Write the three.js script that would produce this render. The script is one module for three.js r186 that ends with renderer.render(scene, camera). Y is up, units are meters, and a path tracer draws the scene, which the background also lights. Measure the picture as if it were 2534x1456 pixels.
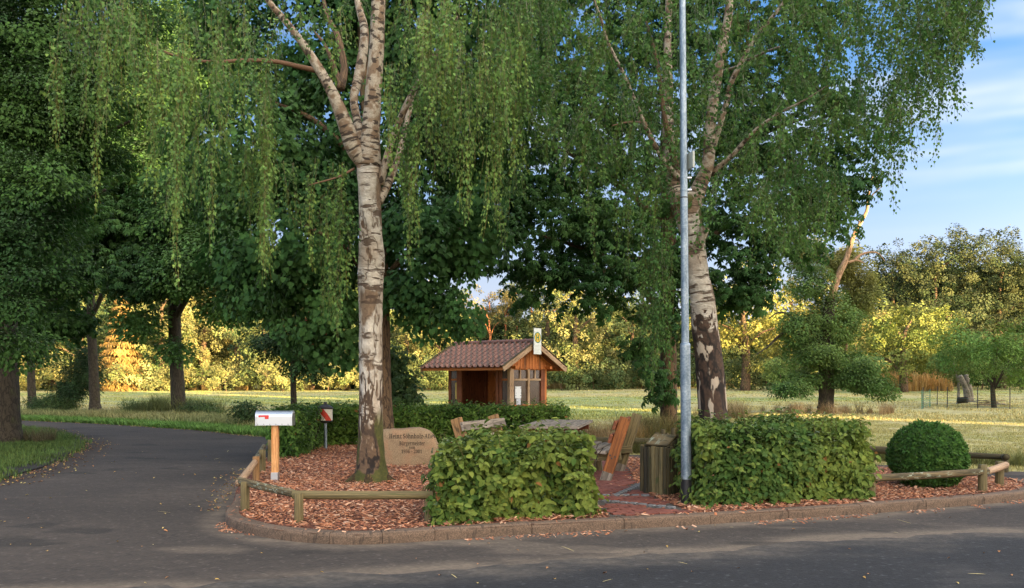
import * as THREE from 'three';
import { mergeGeometries } from 'three/addons/utils/BufferGeometryUtils.js';
import { RoundedBoxGeometry } from 'three/addons/geometries/RoundedBoxGeometry.js';

// ---------------------------------------------------------------- camera, sky, sun, exposure
const EYE = 1.55, FOC = 2112, CX = 1267, HOR = 940;            // eye height, lens, horizon row of a 2534 x 1456 frame
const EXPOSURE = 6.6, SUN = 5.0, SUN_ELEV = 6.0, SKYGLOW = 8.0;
const SUNX = 0.648, SUNZ = 0.762;                              // horizontal direction towards the sun (behind the camera, to the right)
const scene = new THREE.Scene();
const camera = new THREE.PerspectiveCamera(2 * Math.atan(728 / FOC) * 180 / Math.PI, 1024 / 588, 0.1, 3000);
camera.position.set(0, EYE, 0);
camera.lookAt(0, EYE, -10);
camera.setViewOffset(2534, 1456, 0, 728 - HOR, 2534, 1456);    // level camera, lens shifted upward
scene.add(camera);
const renderer = new THREE.WebGLRenderer({ antialias: true });
renderer.toneMapping = THREE.LinearToneMapping;
renderer.toneMappingExposure = EXPOSURE;
renderer.shadowMap.enabled = true;
renderer.shadowMap.type = THREE.PCFSoftShadowMap;

// ---- numbers
function rngOf(seed) { let s = seed | 0; return () => { s = (s + 0x6d2b79f5) | 0; let t = Math.imul(s ^ (s >>> 15), 1 | s); t = (t + Math.imul(t ^ (t >>> 7), 61 | t)) ^ t; return ((t ^ (t >>> 14)) >>> 0) / 4294967296; }; }
const clamp = (x, a = 0, b = 1) => Math.min(b, Math.max(a, x));
const lerp = (a, b, t) => a + (b - a) * t;
const mix3 = (a, b, t) => [lerp(a[0], b[0], t), lerp(a[1], b[1], t), lerp(a[2], b[2], t)];
const smooth = (a, b, x) => { const t = clamp((x - a) / (b - a)); return t * t * (3 - 2 * t); };
const PERM = (() => { const r = rngOf(11), a = Array.from({ length: 256 }, (_, i) => i); for (let i = 255; i > 0; i--) { const j = Math.floor(r() * (i + 1)); [a[i], a[j]] = [a[j], a[i]]; } return Uint8Array.from([...a, ...a]); })();
function noise2(x, y, px = 256, py = 256) {                    // value noise 0..1 that repeats after px, py
  const xi = Math.floor(x), yi = Math.floor(y), fx = x - xi, fy = y - yi, u = fx * fx * (3 - 2 * fx), v = fy * fy * (3 - 2 * fy);
  const w = (a, p) => ((a % p) + p) % p, x0 = w(xi, px) & 255, x1 = w(xi + 1, px) & 255, y0 = w(yi, py) & 255, y1 = w(yi + 1, py) & 255;
  const h = (a, b) => PERM[PERM[a] + b] / 255;
  return lerp(lerp(h(x0, y0), h(x1, y0), u), lerp(h(x0, y1), h(x1, y1), u), v);
}
function fbm(x, y, oct = 4, px = 256, py = 256) { let s = 0, a = 0.5, n = 0; for (let i = 0; i < oct; i++) { s += a * noise2(x + i * 17, y + i * 31, px, py); n += a; a *= 0.5; x *= 2; y *= 2; px *= 2; py *= 2; } return s / n; }
const noise3 = (x, y, z) => (noise2(x + z * 3.1, y + 7) + noise2(y + x * 2.3 + 31, z + 11) + noise2(z + 3, x + y * 1.7 + 57)) / 3;

// ---- sky: thin high cloud over clear air, warmer and brighter towards the low sun
function skyColor(dx, dy, dz) {
  const e = Math.asin(clamp(dy, -1, 1)) * 180 / Math.PI, el = SUN_ELEV * Math.PI / 180;
  const k = 0.5 + 0.5 * ((dx * SUNX + dz * SUNZ) * Math.cos(el) + dy * Math.sin(el));
  let c = mix3([0.74, 0.80, 0.93], [0.40, 0.61, 0.92], smooth(2, 13, e));
  c = mix3(c, [0.115, 0.33, 0.72], smooth(8, 24, e));
  c = mix3(c, [0.17, 0.33, 0.62], smooth(26, 75, e));
  if (e > 0) {                                                   // cirrus on a plane far above, drawn out along one direction
    const q = 1 / Math.max(0.08, dy), px = dx * q, pz = dz * q, a = 0.35;
    const ax = px * Math.cos(a) + pz * Math.sin(a), az = -px * Math.sin(a) + pz * Math.cos(a);
    const wv = fbm(ax * 0.35 + 3.3, az * 1.2 + 9.1, 4), st = fbm(ax * 0.9 + 11 + wv * 2, az * 4.2 + 5, 4);
    const fib = fbm(ax * 2.2 + 3 + st * 2.5, az * 11 + 7 + wv * 3, 4), cl = smooth(0.44, 0.8, st * 0.4 + wv * 0.35 + fib * 0.3) * 0.62;
    c = mix3(c, [0.92, 0.93, 0.97], clamp(cl) * smooth(7, 17, e));
  }
  const w = mix3([1, 1, 1], [1.18, 1.0, 0.78], smooth(0.25, 0.9, k)), f = 1.03 + SKYGLOW * k * k * k;  // air scatters most round the low sun; glow raised to fill the shaded foreground
  c = mix3(c, [0.95, 0.88, 0.78], 0.55 * smooth(0.45, 1, k));
  return [c[0] * w[0] * f / EXPOSURE, c[1] * w[1] * f / EXPOSURE, c[2] * w[2] * f / EXPOSURE];
}
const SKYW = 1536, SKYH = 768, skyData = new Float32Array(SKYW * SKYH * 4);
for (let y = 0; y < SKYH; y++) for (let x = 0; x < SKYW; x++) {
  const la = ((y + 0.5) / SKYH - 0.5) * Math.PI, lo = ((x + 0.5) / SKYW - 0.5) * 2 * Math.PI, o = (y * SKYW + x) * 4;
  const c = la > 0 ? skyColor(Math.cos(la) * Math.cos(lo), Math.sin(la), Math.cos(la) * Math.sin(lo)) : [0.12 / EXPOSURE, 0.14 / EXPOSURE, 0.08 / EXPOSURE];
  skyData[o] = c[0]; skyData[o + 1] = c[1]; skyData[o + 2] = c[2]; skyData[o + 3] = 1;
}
const skyTex = new THREE.DataTexture(skyData, SKYW, SKYH, THREE.RGBAFormat, THREE.FloatType);
skyTex.mapping = THREE.EquirectangularReflectionMapping; skyTex.magFilter = THREE.LinearFilter; skyTex.minFilter = THREE.LinearFilter; skyTex.wrapS = THREE.RepeatWrapping; skyTex.needsUpdate = true;
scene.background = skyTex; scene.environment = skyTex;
const sun = new THREE.DirectionalLight(new THREE.Color().setRGB(1, 0.71, 0.36), SUN);
sun.position.set(SUNX * 150, Math.tan(SUN_ELEV * Math.PI / 180) * 150, SUNZ * 150 - 40);
sun.target.position.set(0, 0, -40);
sun.castShadow = true; sun.shadow.radius = 1; sun.shadow.mapSize.set(4096, 4096);
Object.assign(sun.shadow.camera, { left: -130, right: 130, top: 90, bottom: -90, near: 1, far: 400 });
scene.add(sun, sun.target);

// ---------------------------------------------------------------- helpers
const V = (x, y, z) => new THREE.Vector3(x, y, z);
const G = (u, v, y = 0) => { const Z = FOC * (EYE - y) / (v - HOR); return V((u - CX) * Z / FOC, y, -Z); };   // where a sight line meets a level surface
const P = (u, v, Z) => V((u - CX) * Z / FOC, EYE + (HOR - v) * Z / FOC, -Z);
const names = new Map();
function numbered(n) { const k = names.get(n) ?? 0; names.set(n, k + 1); return k ? n + '_' + String(k).padStart(3, '0') : n; }
function tag(o, label, category, group) { if (label) o.userData.label = label; if (category) o.userData.category = category; if (group) o.userData.group = group; return o; }
function thing(name, label, category, pos = V(0, 0, 0), turn = 0, group) {
  const o = new THREE.Group(); o.name = numbered(name); o.position.copy(pos); o.rotation.y = turn; scene.add(o); return tag(o, label, category, group);
}
function part(name, geo, mat, parent, pos, rot) {
  const m = new THREE.Mesh(geo, mat); m.name = name; m.castShadow = m.receiveShadow = true;
  if (pos) m.position.copy(pos); if (rot) m.rotation.set(...rot);
  parent.add(m); return m;
}
function struct(name, geo, mat, kind = 'structure') { const m = part(numbered(name), geo, mat, scene); m.userData.kind = kind; return m; }
// ---- textures
function tex(w, h, fn, srgb = true, repeat) {                   // fn(u, v, x, y) returns [r, g, b] in 0..1 (sRGB when srgb)
  const d = new Uint8Array(w * h * 4);
  for (let y = 0; y < h; y++) for (let x = 0; x < w; x++) { const c = fn((x + 0.5) / w, (y + 0.5) / h, x, y), o = (y * w + x) * 4; d[o] = clamp(c[0]) * 255; d[o + 1] = clamp(c[1]) * 255; d[o + 2] = clamp(c[2]) * 255; d[o + 3] = 255; }
  const t = new THREE.DataTexture(d, w, h, THREE.RGBAFormat);
  t.wrapS = t.wrapT = THREE.RepeatWrapping; t.magFilter = THREE.LinearFilter; t.minFilter = THREE.LinearMipmapLinearFilter; t.generateMipmaps = true;
  if (srgb) t.colorSpace = THREE.SRGBColorSpace; if (repeat) t.repeat.set(...repeat); t.needsUpdate = true; return t;
}
const g3 = (x) => [x, x, x];
function std(o) { const m = new THREE.MeshStandardMaterial({ roughness: 0.85, ...o }); return m; }
const lin = (r, g, b) => new THREE.Color().setRGB(r, g, b);

// ---- mesh builder
class MB {
  constructor() { this.p = []; this.n = []; this.uv = []; this.c = []; this.i = []; }
  get count() { return this.p.length / 3; }
  leaf(t, o, X, Y, Z, sx, sy, col) {                             // template t set at o on axes X, Y, Z (arrays), flat triangles
    const q = t.p, w = [];
    for (let k = 0; k < q.length; k += 3) { const a = q[k] * sx, b = q[k + 1] * sy, c = q[k + 2] * sy; w.push(o[0] + X[0] * a + Y[0] * b + Z[0] * c, o[1] + X[1] * a + Y[1] * b + Z[1] * c, o[2] + X[2] * a + Y[2] * b + Z[2] * c); }
    const base = this.count;
    for (let k = 0; k < q.length / 3; k++) {
      const nx = t.n[k * 3], ny = t.n[k * 3 + 1], nz = t.n[k * 3 + 2];
      this.p.push(w[k * 3], w[k * 3 + 1], w[k * 3 + 2]); this.uv.push(t.p[k * 3] + 0.5, t.p[k * 3 + 1]);
      this.n.push(X[0] * nx + Y[0] * ny + Z[0] * nz, X[1] * nx + Y[1] * ny + Z[1] * nz, X[2] * nx + Y[2] * ny + Z[2] * nz);
      if (col) this.c.push(col[0], col[1], col[2]);
    }
    for (const k of t.i) this.i.push(base + k);
  }
  geo(g, m, col) {                                               // any geometry, moved by matrix m
    g = g.clone(); if (m) g.applyMatrix4(m);
    const base = this.count, a = g.attributes, n = a.position.count;
    for (let k = 0; k < n; k++) { this.p.push(a.position.getX(k), a.position.getY(k), a.position.getZ(k)); this.n.push(a.normal.getX(k), a.normal.getY(k), a.normal.getZ(k)); this.uv.push(a.uv ? a.uv.getX(k) : 0, a.uv ? a.uv.getY(k) : 0); if (col) this.c.push(...col); }
    if (g.index) for (let k = 0; k < g.index.count; k++) this.i.push(base + g.index.getX(k)); else for (let k = 0; k < n; k++) this.i.push(base + k);
  }
  build() {
    const g = new THREE.BufferGeometry();
    g.setAttribute('position', new THREE.Float32BufferAttribute(this.p, 3)); g.setAttribute('normal', new THREE.Float32BufferAttribute(this.n, 3)); g.setAttribute('uv', new THREE.Float32BufferAttribute(this.uv, 2));
    if (this.c.length === this.p.length) g.setAttribute('color', new THREE.Float32BufferAttribute(this.c, 3));
    g.setIndex(this.i); return g;
  }
}
function template(p, i) {                                        // leaf blade with smooth normals, base at 0, tip at y = 1
  const g = new THREE.BufferGeometry(); g.setAttribute('position', new THREE.Float32BufferAttribute(p, 3)); g.setIndex(i); g.computeVertexNormals();
  return { p, i, n: Array.from(g.attributes.normal.array) };
}
function blade(half, fold, curl) {                               // half = [[x, y] ...] right edge from base to tip
  const p = [], i = [], n = half.length, z = (x, y) => fold * x - curl * y * y;
  p.push(0, 0, 0); for (const [, y] of half) p.push(0, y, z(0, y)); p.push(0, 1, z(0, 1));
  const R = n + 2; for (const [x, y] of half) p.push(x, y, z(x, y));
  const L = R + n; for (const [x, y] of half) p.push(-x, y, z(x, y));
  const m = (k) => k;                                            // 0 base, 1..n mid, n+1 tip
  for (const [B, s] of [[R, 1], [L, -1]]) {
    const t = (a, b, c) => s > 0 ? i.push(a, b, c) : i.push(a, c, b);
    t(m(0), B, m(1));
    for (let k = 0; k < n - 1; k++) { t(m(k + 1), B + k, B + k + 1); t(m(k + 1), B + k + 1, m(k + 2)); }
    t(m(n), B + n - 1, m(n + 1));
  }
  return template(p, i);
}
const T_RHOMB = template([0, 0, 0, 0.5, 0.38, 0.1, 0, 1, -0.1, -0.5, 0.38, 0.1], [0, 1, 2, 0, 2, 3]);
const T_OVATE = blade([[0.34, 0.12], [0.5, 0.42], [0.36, 0.76]], 0.35, 0.22);
const T_HEART = blade([[0.42, 0.02], [0.52, 0.38], [0.26, 0.8]], 0.25, 0.25);
const T_LEAFLET = blade([[0.22, 0.3], [0.46, 0.68]], 0.4, 0.45);
const norm3 = (a) => { const l = Math.hypot(a[0], a[1], a[2]) || 1; return [a[0] / l, a[1] / l, a[2] / l]; };
const cross3 = (a, b) => [a[1] * b[2] - a[2] * b[1], a[2] * b[0] - a[0] * b[2], a[0] * b[1] - a[1] * b[0]];
function axes(tip, nrm) { const Y = norm3(tip); let X = cross3(Y, nrm); if (Math.hypot(...X) < 1e-4) X = cross3(Y, [0.3, 0.5, 0.8]); X = norm3(X); return [X, Y, cross3(X, Y)]; }
const vary = (c, r, a) => { const k = 1 + (r() - 0.5) * 2 * a, h = (r() - 0.5) * a * 0.7; return [c[0] * (k + h), c[1] * k, c[2] * (k - h)]; };
const leafMat = (name, o = {}) => { const m = new THREE.MeshPhysicalMaterial({ name, vertexColors: true, roughness: 0.9, transmission: 0.42, thickness: 0, side: THREE.DoubleSide, specularIntensity: 0.35, clearcoat: 0.06, clearcoatRoughness: 0.4, ...o }); return m; };
const LEAF = leafMat('leaf'), LEAF_FAR = leafMat('far leaf', { clearcoat: 0, transmission: 0.2 }), BLADE = leafMat('grass blade', { clearcoat: 0, transmission: 0.3 });

// ---- copies of one clump in one part
const _m = new THREE.Matrix4(), _q = new THREE.Quaternion(), _s = V(1, 1, 1), _e = new THREE.Euler(), _c = new THREE.Color();
function scatter(name, geo, mat, list, parent = scene, kind) {   // list of [x, y, z, rx, ry, rz, scale, r, g, b]
  const o = new THREE.InstancedMesh(geo, mat, list.length); o.name = name; o.castShadow = o.receiveShadow = true;
  list.forEach((a, k) => {
    _e.set(a[3], a[4], a[5], 'YXZ'); _q.setFromEuler(_e); const s = a[6]; Array.isArray(s) ? _s.set(...s) : _s.set(s, s, s);
    o.setMatrixAt(k, _m.compose(V(a[0], a[1], a[2]), _q, _s)); o.setColorAt(k, _c.setRGB(a[7] ?? 1, a[8] ?? 1, a[9] ?? 1));
  });
  if (kind) o.userData.kind = kind; parent.add(o); return o;
}
// ---- round tapered limbs
function limb(pts, radii, { sides = 10, step = 0.12, rough = 0, rf = 3, uvw = 0.6, uvh = 1, seed = 0, unique = 0, cap = true } = {}) {
  const curve = new THREE.CatmullRomCurve3(pts, false, 'centripetal'), len = curve.getLength(), n = Math.max(2, Math.ceil(len / step));
  const fr = (t) => { const x = t * (radii.length - 1), k = Math.min(radii.length - 2, Math.floor(x)); return lerp(radii[k], radii[k + 1], x - k); };
  const pos = [], uv = [], idx = []; let X = V(1, 0, 0);
  const d0 = curve.getTangent(0); if (Math.abs(d0.x) > 0.9) X.set(0, 1, 0);
  const around = unique ? 1 : Math.max(1, Math.round(2 * Math.PI * (radii.reduce((a, b) => a + b) / radii.length) / uvw));
  for (let k = 0; k <= n; k++) {
    const t = k / n, c = curve.getPoint(t), d = curve.getTangent(t); X.addScaledVector(d, -X.dot(d)).normalize(); const Y = V(0, 0, 0).crossVectors(d, X), r = fr(t);
    for (let s = 0; s <= sides; s++) {
      const a = (s % sides) / sides * 2 * Math.PI, cx = Math.cos(a), sy = Math.sin(a);
      const q = rough ? 1 + rough * ((noise3(cx * rf * 0.35 + seed, t * len * rf * 0.5 + seed * 3, sy * rf * 0.35) - 0.5) * 2 + (noise3(cx * rf + 40 + seed, t * len * rf * 2, sy * rf) - 0.5)) : 1;
      pos.push(c.x + (X.x * cx + Y.x * sy) * r * q, c.y + (X.y * cx + Y.y * sy) * r * q, c.z + (X.z * cx + Y.z * sy) * r * q);
      uv.push(s / sides * around, unique ? t : t * len / uvh);
      if (k < n && s < sides) { const w = sides + 1, o = k * w + s; idx.push(o, o + 1, o + w, o + 1, o + w + 1, o + w); }
    }
  }
  if (cap) { for (const [k, flip] of [[0, 1], [n, 0]]) { const c = curve.getPoint(k / n), b = pos.length / 3; pos.push(c.x, c.y, c.z); uv.push(0.5, 0.5); for (let s = 0; s < sides; s++) { const o = k * (sides + 1) + s; flip ? idx.push(b, o + 1, o) : idx.push(b, o, o + 1); } } }
  const g = new THREE.BufferGeometry(); g.setAttribute('position', new THREE.Float32BufferAttribute(pos, 3)); g.setAttribute('uv', new THREE.Float32BufferAttribute(uv, 2)); g.setIndex(idx); g.computeVertexNormals();
  const N = g.attributes.normal, w = sides + 1;                  // close the seam
  for (let k = 0; k <= n; k++) { const a = k * w, b = a + sides, x = N.getX(a) + N.getX(b), y = N.getY(a) + N.getY(b), z = N.getZ(a) + N.getZ(b), l = Math.hypot(x, y, z) || 1; N.setXYZ(a, x / l, y / l, z / l); N.setXYZ(b, x / l, y / l, z / l); }
  return g;
}
// plank with broken edges, uv in metres along its longest side
function plank(x, y, z, r = 0.006) {
  const g = new RoundedBoxGeometry(x, y, z, 1, Math.min(r, x * 0.3, y * 0.3, z * 0.3)), p = g.attributes.position, n = g.attributes.normal, uv = g.attributes.uv, d = [x, y, z], L = d.indexOf(Math.max(...d));
  for (let k = 0; k < p.count; k++) {
    const c = [p.getX(k), p.getY(k), p.getZ(k)], m = [Math.abs(n.getX(k)), Math.abs(n.getY(k)), Math.abs(n.getZ(k))]; m[L] = m[L] > 0.9 ? 2 : -1;
    const A = m.indexOf(Math.max(...m)), o = [0, 1, 2].filter((q) => q !== A && q !== L); uv.setXY(k, c[o[0]] + (A === 1 ? 0.31 : 0), (m[L] === 2 ? c[o[1] ?? o[0]] : c[L]) + 0.5 * L);
  }
  return g;
}
function shiftUV(g, du, dv) { g = g.clone(); const uv = g.attributes.uv; for (let k = 0; k < uv.count; k++) uv.setXY(k, uv.getX(k) + du, uv.getY(k) + dv); return g; }
// flat sheet from plan points [x, z]
function sheet(pts, y, uvScale = 1, cell = 0, hfn) {
  const s = new THREE.Shape(pts.map(([x, z]) => new THREE.Vector2(x, -z))); let g = new THREE.ShapeGeometry(s); g.rotateX(-Math.PI / 2);
  const p = g.attributes.position, uv = g.attributes.uv; for (let k = 0; k < p.count; k++) { p.setY(k, y); uv.setXY(k, p.getX(k) * uvScale, -p.getZ(k) * uvScale); }
  return g;
}
function inPoly(x, z, poly) { let c = false; for (let i = 0, j = poly.length - 1; i < poly.length; j = i++) { const [xi, zi] = poly[i], [xj, zj] = poly[j]; if ((zi > z) !== (zj > z) && x < (xj - xi) * (z - zi) / (zj - zi) + xi) c = !c; } return c; }
const xz = (v) => [v.x, v.z];
// ---------------------------------------------------------------- ground, roads, island
const hgt = (x, z) => { const Z = -z; return smooth(34, 115, Z) * (0.1 + 0.5 * smooth(-25, 45, x)) - 0.0; };
const fieldMix = (x, z) => clamp(smooth(0.36, 0.64, fbm(x * 0.05 + 12, z * 0.11 + 5, 4)) * 0.65 + 0.3 * (fbm(x * 0.6 + 3, z * 0.6, 3) - 0.5) + 0.1);
const GREEN = [0.255, 0.31, 0.09], TAN = [0.49, 0.40, 0.18];
{ // field: one sheet out to the horizon, finer near the camera
  const xs = [], zs = []; for (let k = -90; k <= 90; k++) xs.push(Math.sign(k) * (Math.abs(k) * 0.5 + Math.pow(Math.abs(k) / 90, 5) * 1500));
  for (let k = 0; k <= 220; k++) zs.push(140 - (k * 1.25 + Math.pow(k / 220, 8) * 1500));
  const p = [], c = [], uv = [], i = [];
  for (const z of zs) for (const x of xs) { p.push(x, hgt(x, z), z); const q = mix3(GREEN, TAN, fieldMix(x, z)); c.push(q[0] * 2.6, q[1] * 2.6, q[2] * 2.6); uv.push(x / 6, z / 6); }
  const w = xs.length; for (let a = 0; a < zs.length - 1; a++) for (let b = 0; b < w - 1; b++) { const o = a * w + b; i.push(o, o + 1, o + w, o + 1, o + w + 1, o + w); }
  const g = new THREE.BufferGeometry(); g.setAttribute('position', new THREE.Float32BufferAttribute(p, 3)); g.setAttribute('color', new THREE.Float32BufferAttribute(c, 3)); g.setAttribute('uv', new THREE.Float32BufferAttribute(uv, 2)); g.setIndex(i); g.computeVertexNormals();
  if (g.attributes.normal.getY(5) < 0) { const ix = g.index.array; for (let k = 0; k < ix.length; k += 3) { const t = ix[k]; ix[k] = ix[k + 1]; ix[k + 1] = t; } g.computeVertexNormals(); }
  const t = tex(512, 512, (u, v) => g3(0.58 + 0.3 * (fbm(u * 90, v * 90, 3, 90, 90) - 0.5) + 0.14 * (fbm(u * 14, v * 14, 3, 14, 14) - 0.5)));
  struct('field', g, std({ name: 'meadow', map: t, vertexColors: true, roughness: 1 }));
}
const roadLine = [[-60, 41], [-30, 36.5], [-19, 32.7], [-16.5, 31.2], [-13.4, 29.2], [-9.4, 26], [-6.95, 23.4], [-4.5, 21.6], [-4.2, 16.5], [0.9, 16.9], [1.6, 17.7], [3, 17.3], [6.8, 15.3], [8.1, 14.4], [9.6, 13.9], [30, 21], [60, 31.5], [60, 19], [0, -1.2], [-60, -21]].map(([x, Z]) => [x, -Z]);
const vergeLine = [[-40, 36], [-24, 31.5], [-16.4, 28.2], [-14.5, 26.4], [-11.3, 22.3], [-9.95, 19.8], [-9.0, 17.2], [-8.2, 14.9], [-7.86, 13.1], [-7.9, 11.5], [-9.2, 9.2], [-14, 6], [-40, -3]].map(([x, Z]) => [x, -Z]);
// worn asphalt, with the sand and dirt that lie along its edges, at their places in plan
const ASPX = [-18, 18], ASPZ = [-2, 34];
const nearLine = (x, Z, pts) => { let d = 1e9; for (let k = 0; k < pts.length - 1; k++) { const [ax, az] = pts[k], [bx, bz] = pts[k + 1], t = clamp(((x - ax) * (bx - ax) + (Z - az) * (bz - az)) / ((bx - ax) ** 2 + (bz - az) ** 2)); d = Math.min(d, Math.hypot(x - ax - t * (bx - ax), Z - az - t * (bz - az))); } return d; };
const kerbLine = [[-4.62, 16.6], [-4.42, 14.8], [-4.04, 12.9], [-3.62, 11.2], [-3.3, 10.1], [-3.14, 9.35], [-2.94, 8.86], [-2.65, 8.52], [-2.26, 8.2], [-1.87, 8.02], [-1.45, 7.94], [-0.73, 8.14], [0.14, 8.47], [1.01, 8.74], [1.85, 8.98], [2.75, 9.31], [3.65, 9.62], [4.54, 9.97], [5.54, 10.4], [6.2, 10.72], [6.8, 11.15], [7.2, 11.7], [7.35, 12.4]];
const seamBase = [[-4, 5.9], [-1.9, 6.49], [-0.55, 6.86], [0, 7.1], [0.77, 7.25], [2.42, 7.88], [3.75, 8.33], [5.2, 8.66], [9, 9.9], [14, 11.6], [30, 17.2], [60, 27.7]];
const seamLine = []; for (let k = 0; k < seamBase.length - 1; k++) { const [ax, az] = seamBase[k], [bx, bz] = seamBase[k + 1], n = Math.max(2, Math.ceil(Math.hypot(bx - ax, bz - az) / 0.12)); for (let q = 0; q < n; q++) { const x = lerp(ax, bx, q / n), z = lerp(az, bz, q / n); seamLine.push([x, z + (fbm(x * 1.1 + 4, 7, 3) - 0.5) * 0.4 + (fbm(x * 5, 3, 4) - 0.5) * 0.3]); } }
seamLine.push([60, 27.7]);
{
  const N = 2048, dirtN = (x, z) => fbm(x * 0.9, z * 1.9, 4);
  const col = (x, Z) => {
    const f = fbm(x * 38, Z * 38, 2), m = fbm(x * 0.45 + 9, Z * 0.8 + 3, 4), s = fbm(x * 5 + 60, Z * 9, 3);
    let c = mix3([0.195, 0.17, 0.15], [0.262, 0.23, 0.203], clamp(m * 1.5 - 0.25)); c = c.map((a) => a * (0.74 + 0.32 * f + 0.2 * fbm(x * 13 + 7, Z * 13, 2)));
    if (f > 0.83) c = mix3(c, [0.44, 0.41, 0.38], 0.6);
    const dk = nearLine(x, Z, kerbLine), ds = nearLine(x, Z, seamBase);
    const sand = clamp(smooth(0.3, 0.0, dk - 0.1) * (0.45 + 0.9 * (s - 0.25)) + smooth(0.55, 0.05, ds + 0.5 * (m - 0.5)) * clamp((dirtN(x, Z) - 0.33) * 4) * 1.2 + smooth(0.62, 0.78, fbm(x * 0.7 + 5, Z * 2.2 + 8, 4)) * (Z < 9 ? 0.6 : 0.22));
    c = mix3(c, [0.42, 0.37, 0.315].map((a) => a * (0.86 + 0.28 * f)), clamp(sand));
    const dv = nearLine(x, Z, vergeLine.map(([a, b]) => [a, -b]));
    const soil = clamp(smooth(0.85, 0.05, dv) * 1.6 * fbm(x * 2.1, Z * 2.1 + 4, 3)); c = mix3(c, [0.19, 0.135, 0.09].map((a) => a * (0.7 + 0.6 * f)), soil);
    const crack = Math.abs(fbm(x * 0.35 + 31, Z * 0.5 + 17, 5) - 0.5); if (crack < 0.0016 && m > 0.55) c = c.map((a) => a * 0.8);
    const oil = smooth(0.66, 0.74, fbm(x * 0.8 + 50, Z * 1.5 + 9, 4)); c = c.map((a) => a * (1 - 0.28 * oil));
    return c;
  };
  const t = tex(N, N, (u, v) => col(lerp(ASPX[0], ASPX[1], u), lerp(ASPZ[0], ASPZ[1], v))); t.wrapS = t.wrapT = THREE.MirroredRepeatWrapping;
  const b = tex(512, 512, (u, v) => g3(fbm(u * 128, v * 128, 3, 128, 128)), false, [20, 20]);
  const uvFix = (g) => { const p = g.attributes.position, uv = g.attributes.uv; for (let k = 0; k < p.count; k++) uv.setXY(k, (p.getX(k) - ASPX[0]) / (ASPX[1] - ASPX[0]), (-p.getZ(k) - ASPZ[0]) / (ASPZ[1] - ASPZ[0])); return g; };
  struct('asphalt_road', uvFix(sheet(roadLine, 0.012)), std({ name: 'worn asphalt', map: t, bumpMap: b, bumpScale: 0.006, roughness: 1 }));
  // newer, darker surface of the carriageway on the camera's side of the seam
  const patch = [...seamLine, [60, 18.6], [0, -1.1], [-14, 2]].map(([x, Z]) => [x, -Z]);
  const t2 = tex(2048, 1024, (u, v) => {
    const x = lerp(-18, 18, u), Z = lerp(-2, 16, v), f = fbm(x * 34 + 9, Z * 34, 2), m = fbm(x * 0.8, Z * 1.9, 4), s = smooth(0.58, 0.8, fbm(x * 1.1 + 5, Z * 3.4, 4)), d = nearLine(x, Z, seamBase);
    let c = mix3([0.108, 0.11, 0.122], [0.152, 0.151, 0.156], m).map((a) => a * (0.66 + 0.44 * f + 0.24 * fbm(x * 13 + 3, Z * 13, 2))); if (f > 0.82) c = mix3(c, [0.36, 0.36, 0.36], 0.5);
    const sand = clamp(smooth(0.75, 0.0, d + 0.9 * (fbm(x * 1.3, Z * 3.1 + 8, 4) - 0.42)) * (0.4 + fbm(x * 6, Z * 12, 3)));
    return mix3(mix3(c, [0.27, 0.255, 0.24], s * 0.5), [0.36, 0.325, 0.285].map((a) => a * (0.8 + 0.4 * f)), sand * 0.85);
  });
  t2.wrapS = t2.wrapT = THREE.MirroredRepeatWrapping;
  const pg = sheet(patch, 0.017); { const p = pg.attributes.position, uv = pg.attributes.uv; for (let k = 0; k < p.count; k++) uv.setXY(k, (p.getX(k) + 18) / 36, (-p.getZ(k) + 2) / 18); }
  struct('carriageway', pg, std({ name: 'dark asphalt', map: t2, bumpMap: b, bumpScale: 0.006, roughness: 1 }));
}
// ---- island raised behind the kerb
const islandLine = [...kerbLine.map(([x, Z]) => { return [x, Z]; }), [6.9, 12.6], [6.2, 13.9], [2.75, 15.5], [0.9, 16.2], [1.5, 19.4], [-4.9, 19.6]];
const ISL = islandLine.map(([x, Z]) => [x, -Z]);
const mulchTex = tex(1024, 1024, (u, v) => { const a = fbm(u * 60, v * 120, 3, 60, 120), b = fbm(u * 130, v * 60, 3, 130, 60), k = Math.max(a, b); return mix3([0.22, 0.12, 0.08], [0.52, 0.3, 0.2], smooth(0.4, 0.75, k)); });
struct('mulch_bed', sheet(ISL, 0.105, 1 / 1.5), std({ name: 'bark mulch', map: mulchTex, bumpMap: mulchTex, bumpScale: 0.02, roughness: 1 }));
struct('grass_verge', sheet(vergeLine, 0.03, 1 / 3), std({ name: 'verge soil', color: lin(0.05, 0.035, 0.02), roughness: 1, map: tex(256, 256, (u, v) => g3(0.55 + 0.7 * (fbm(u * 40, v * 40, 3, 40, 40) - 0.5))) }));

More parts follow.
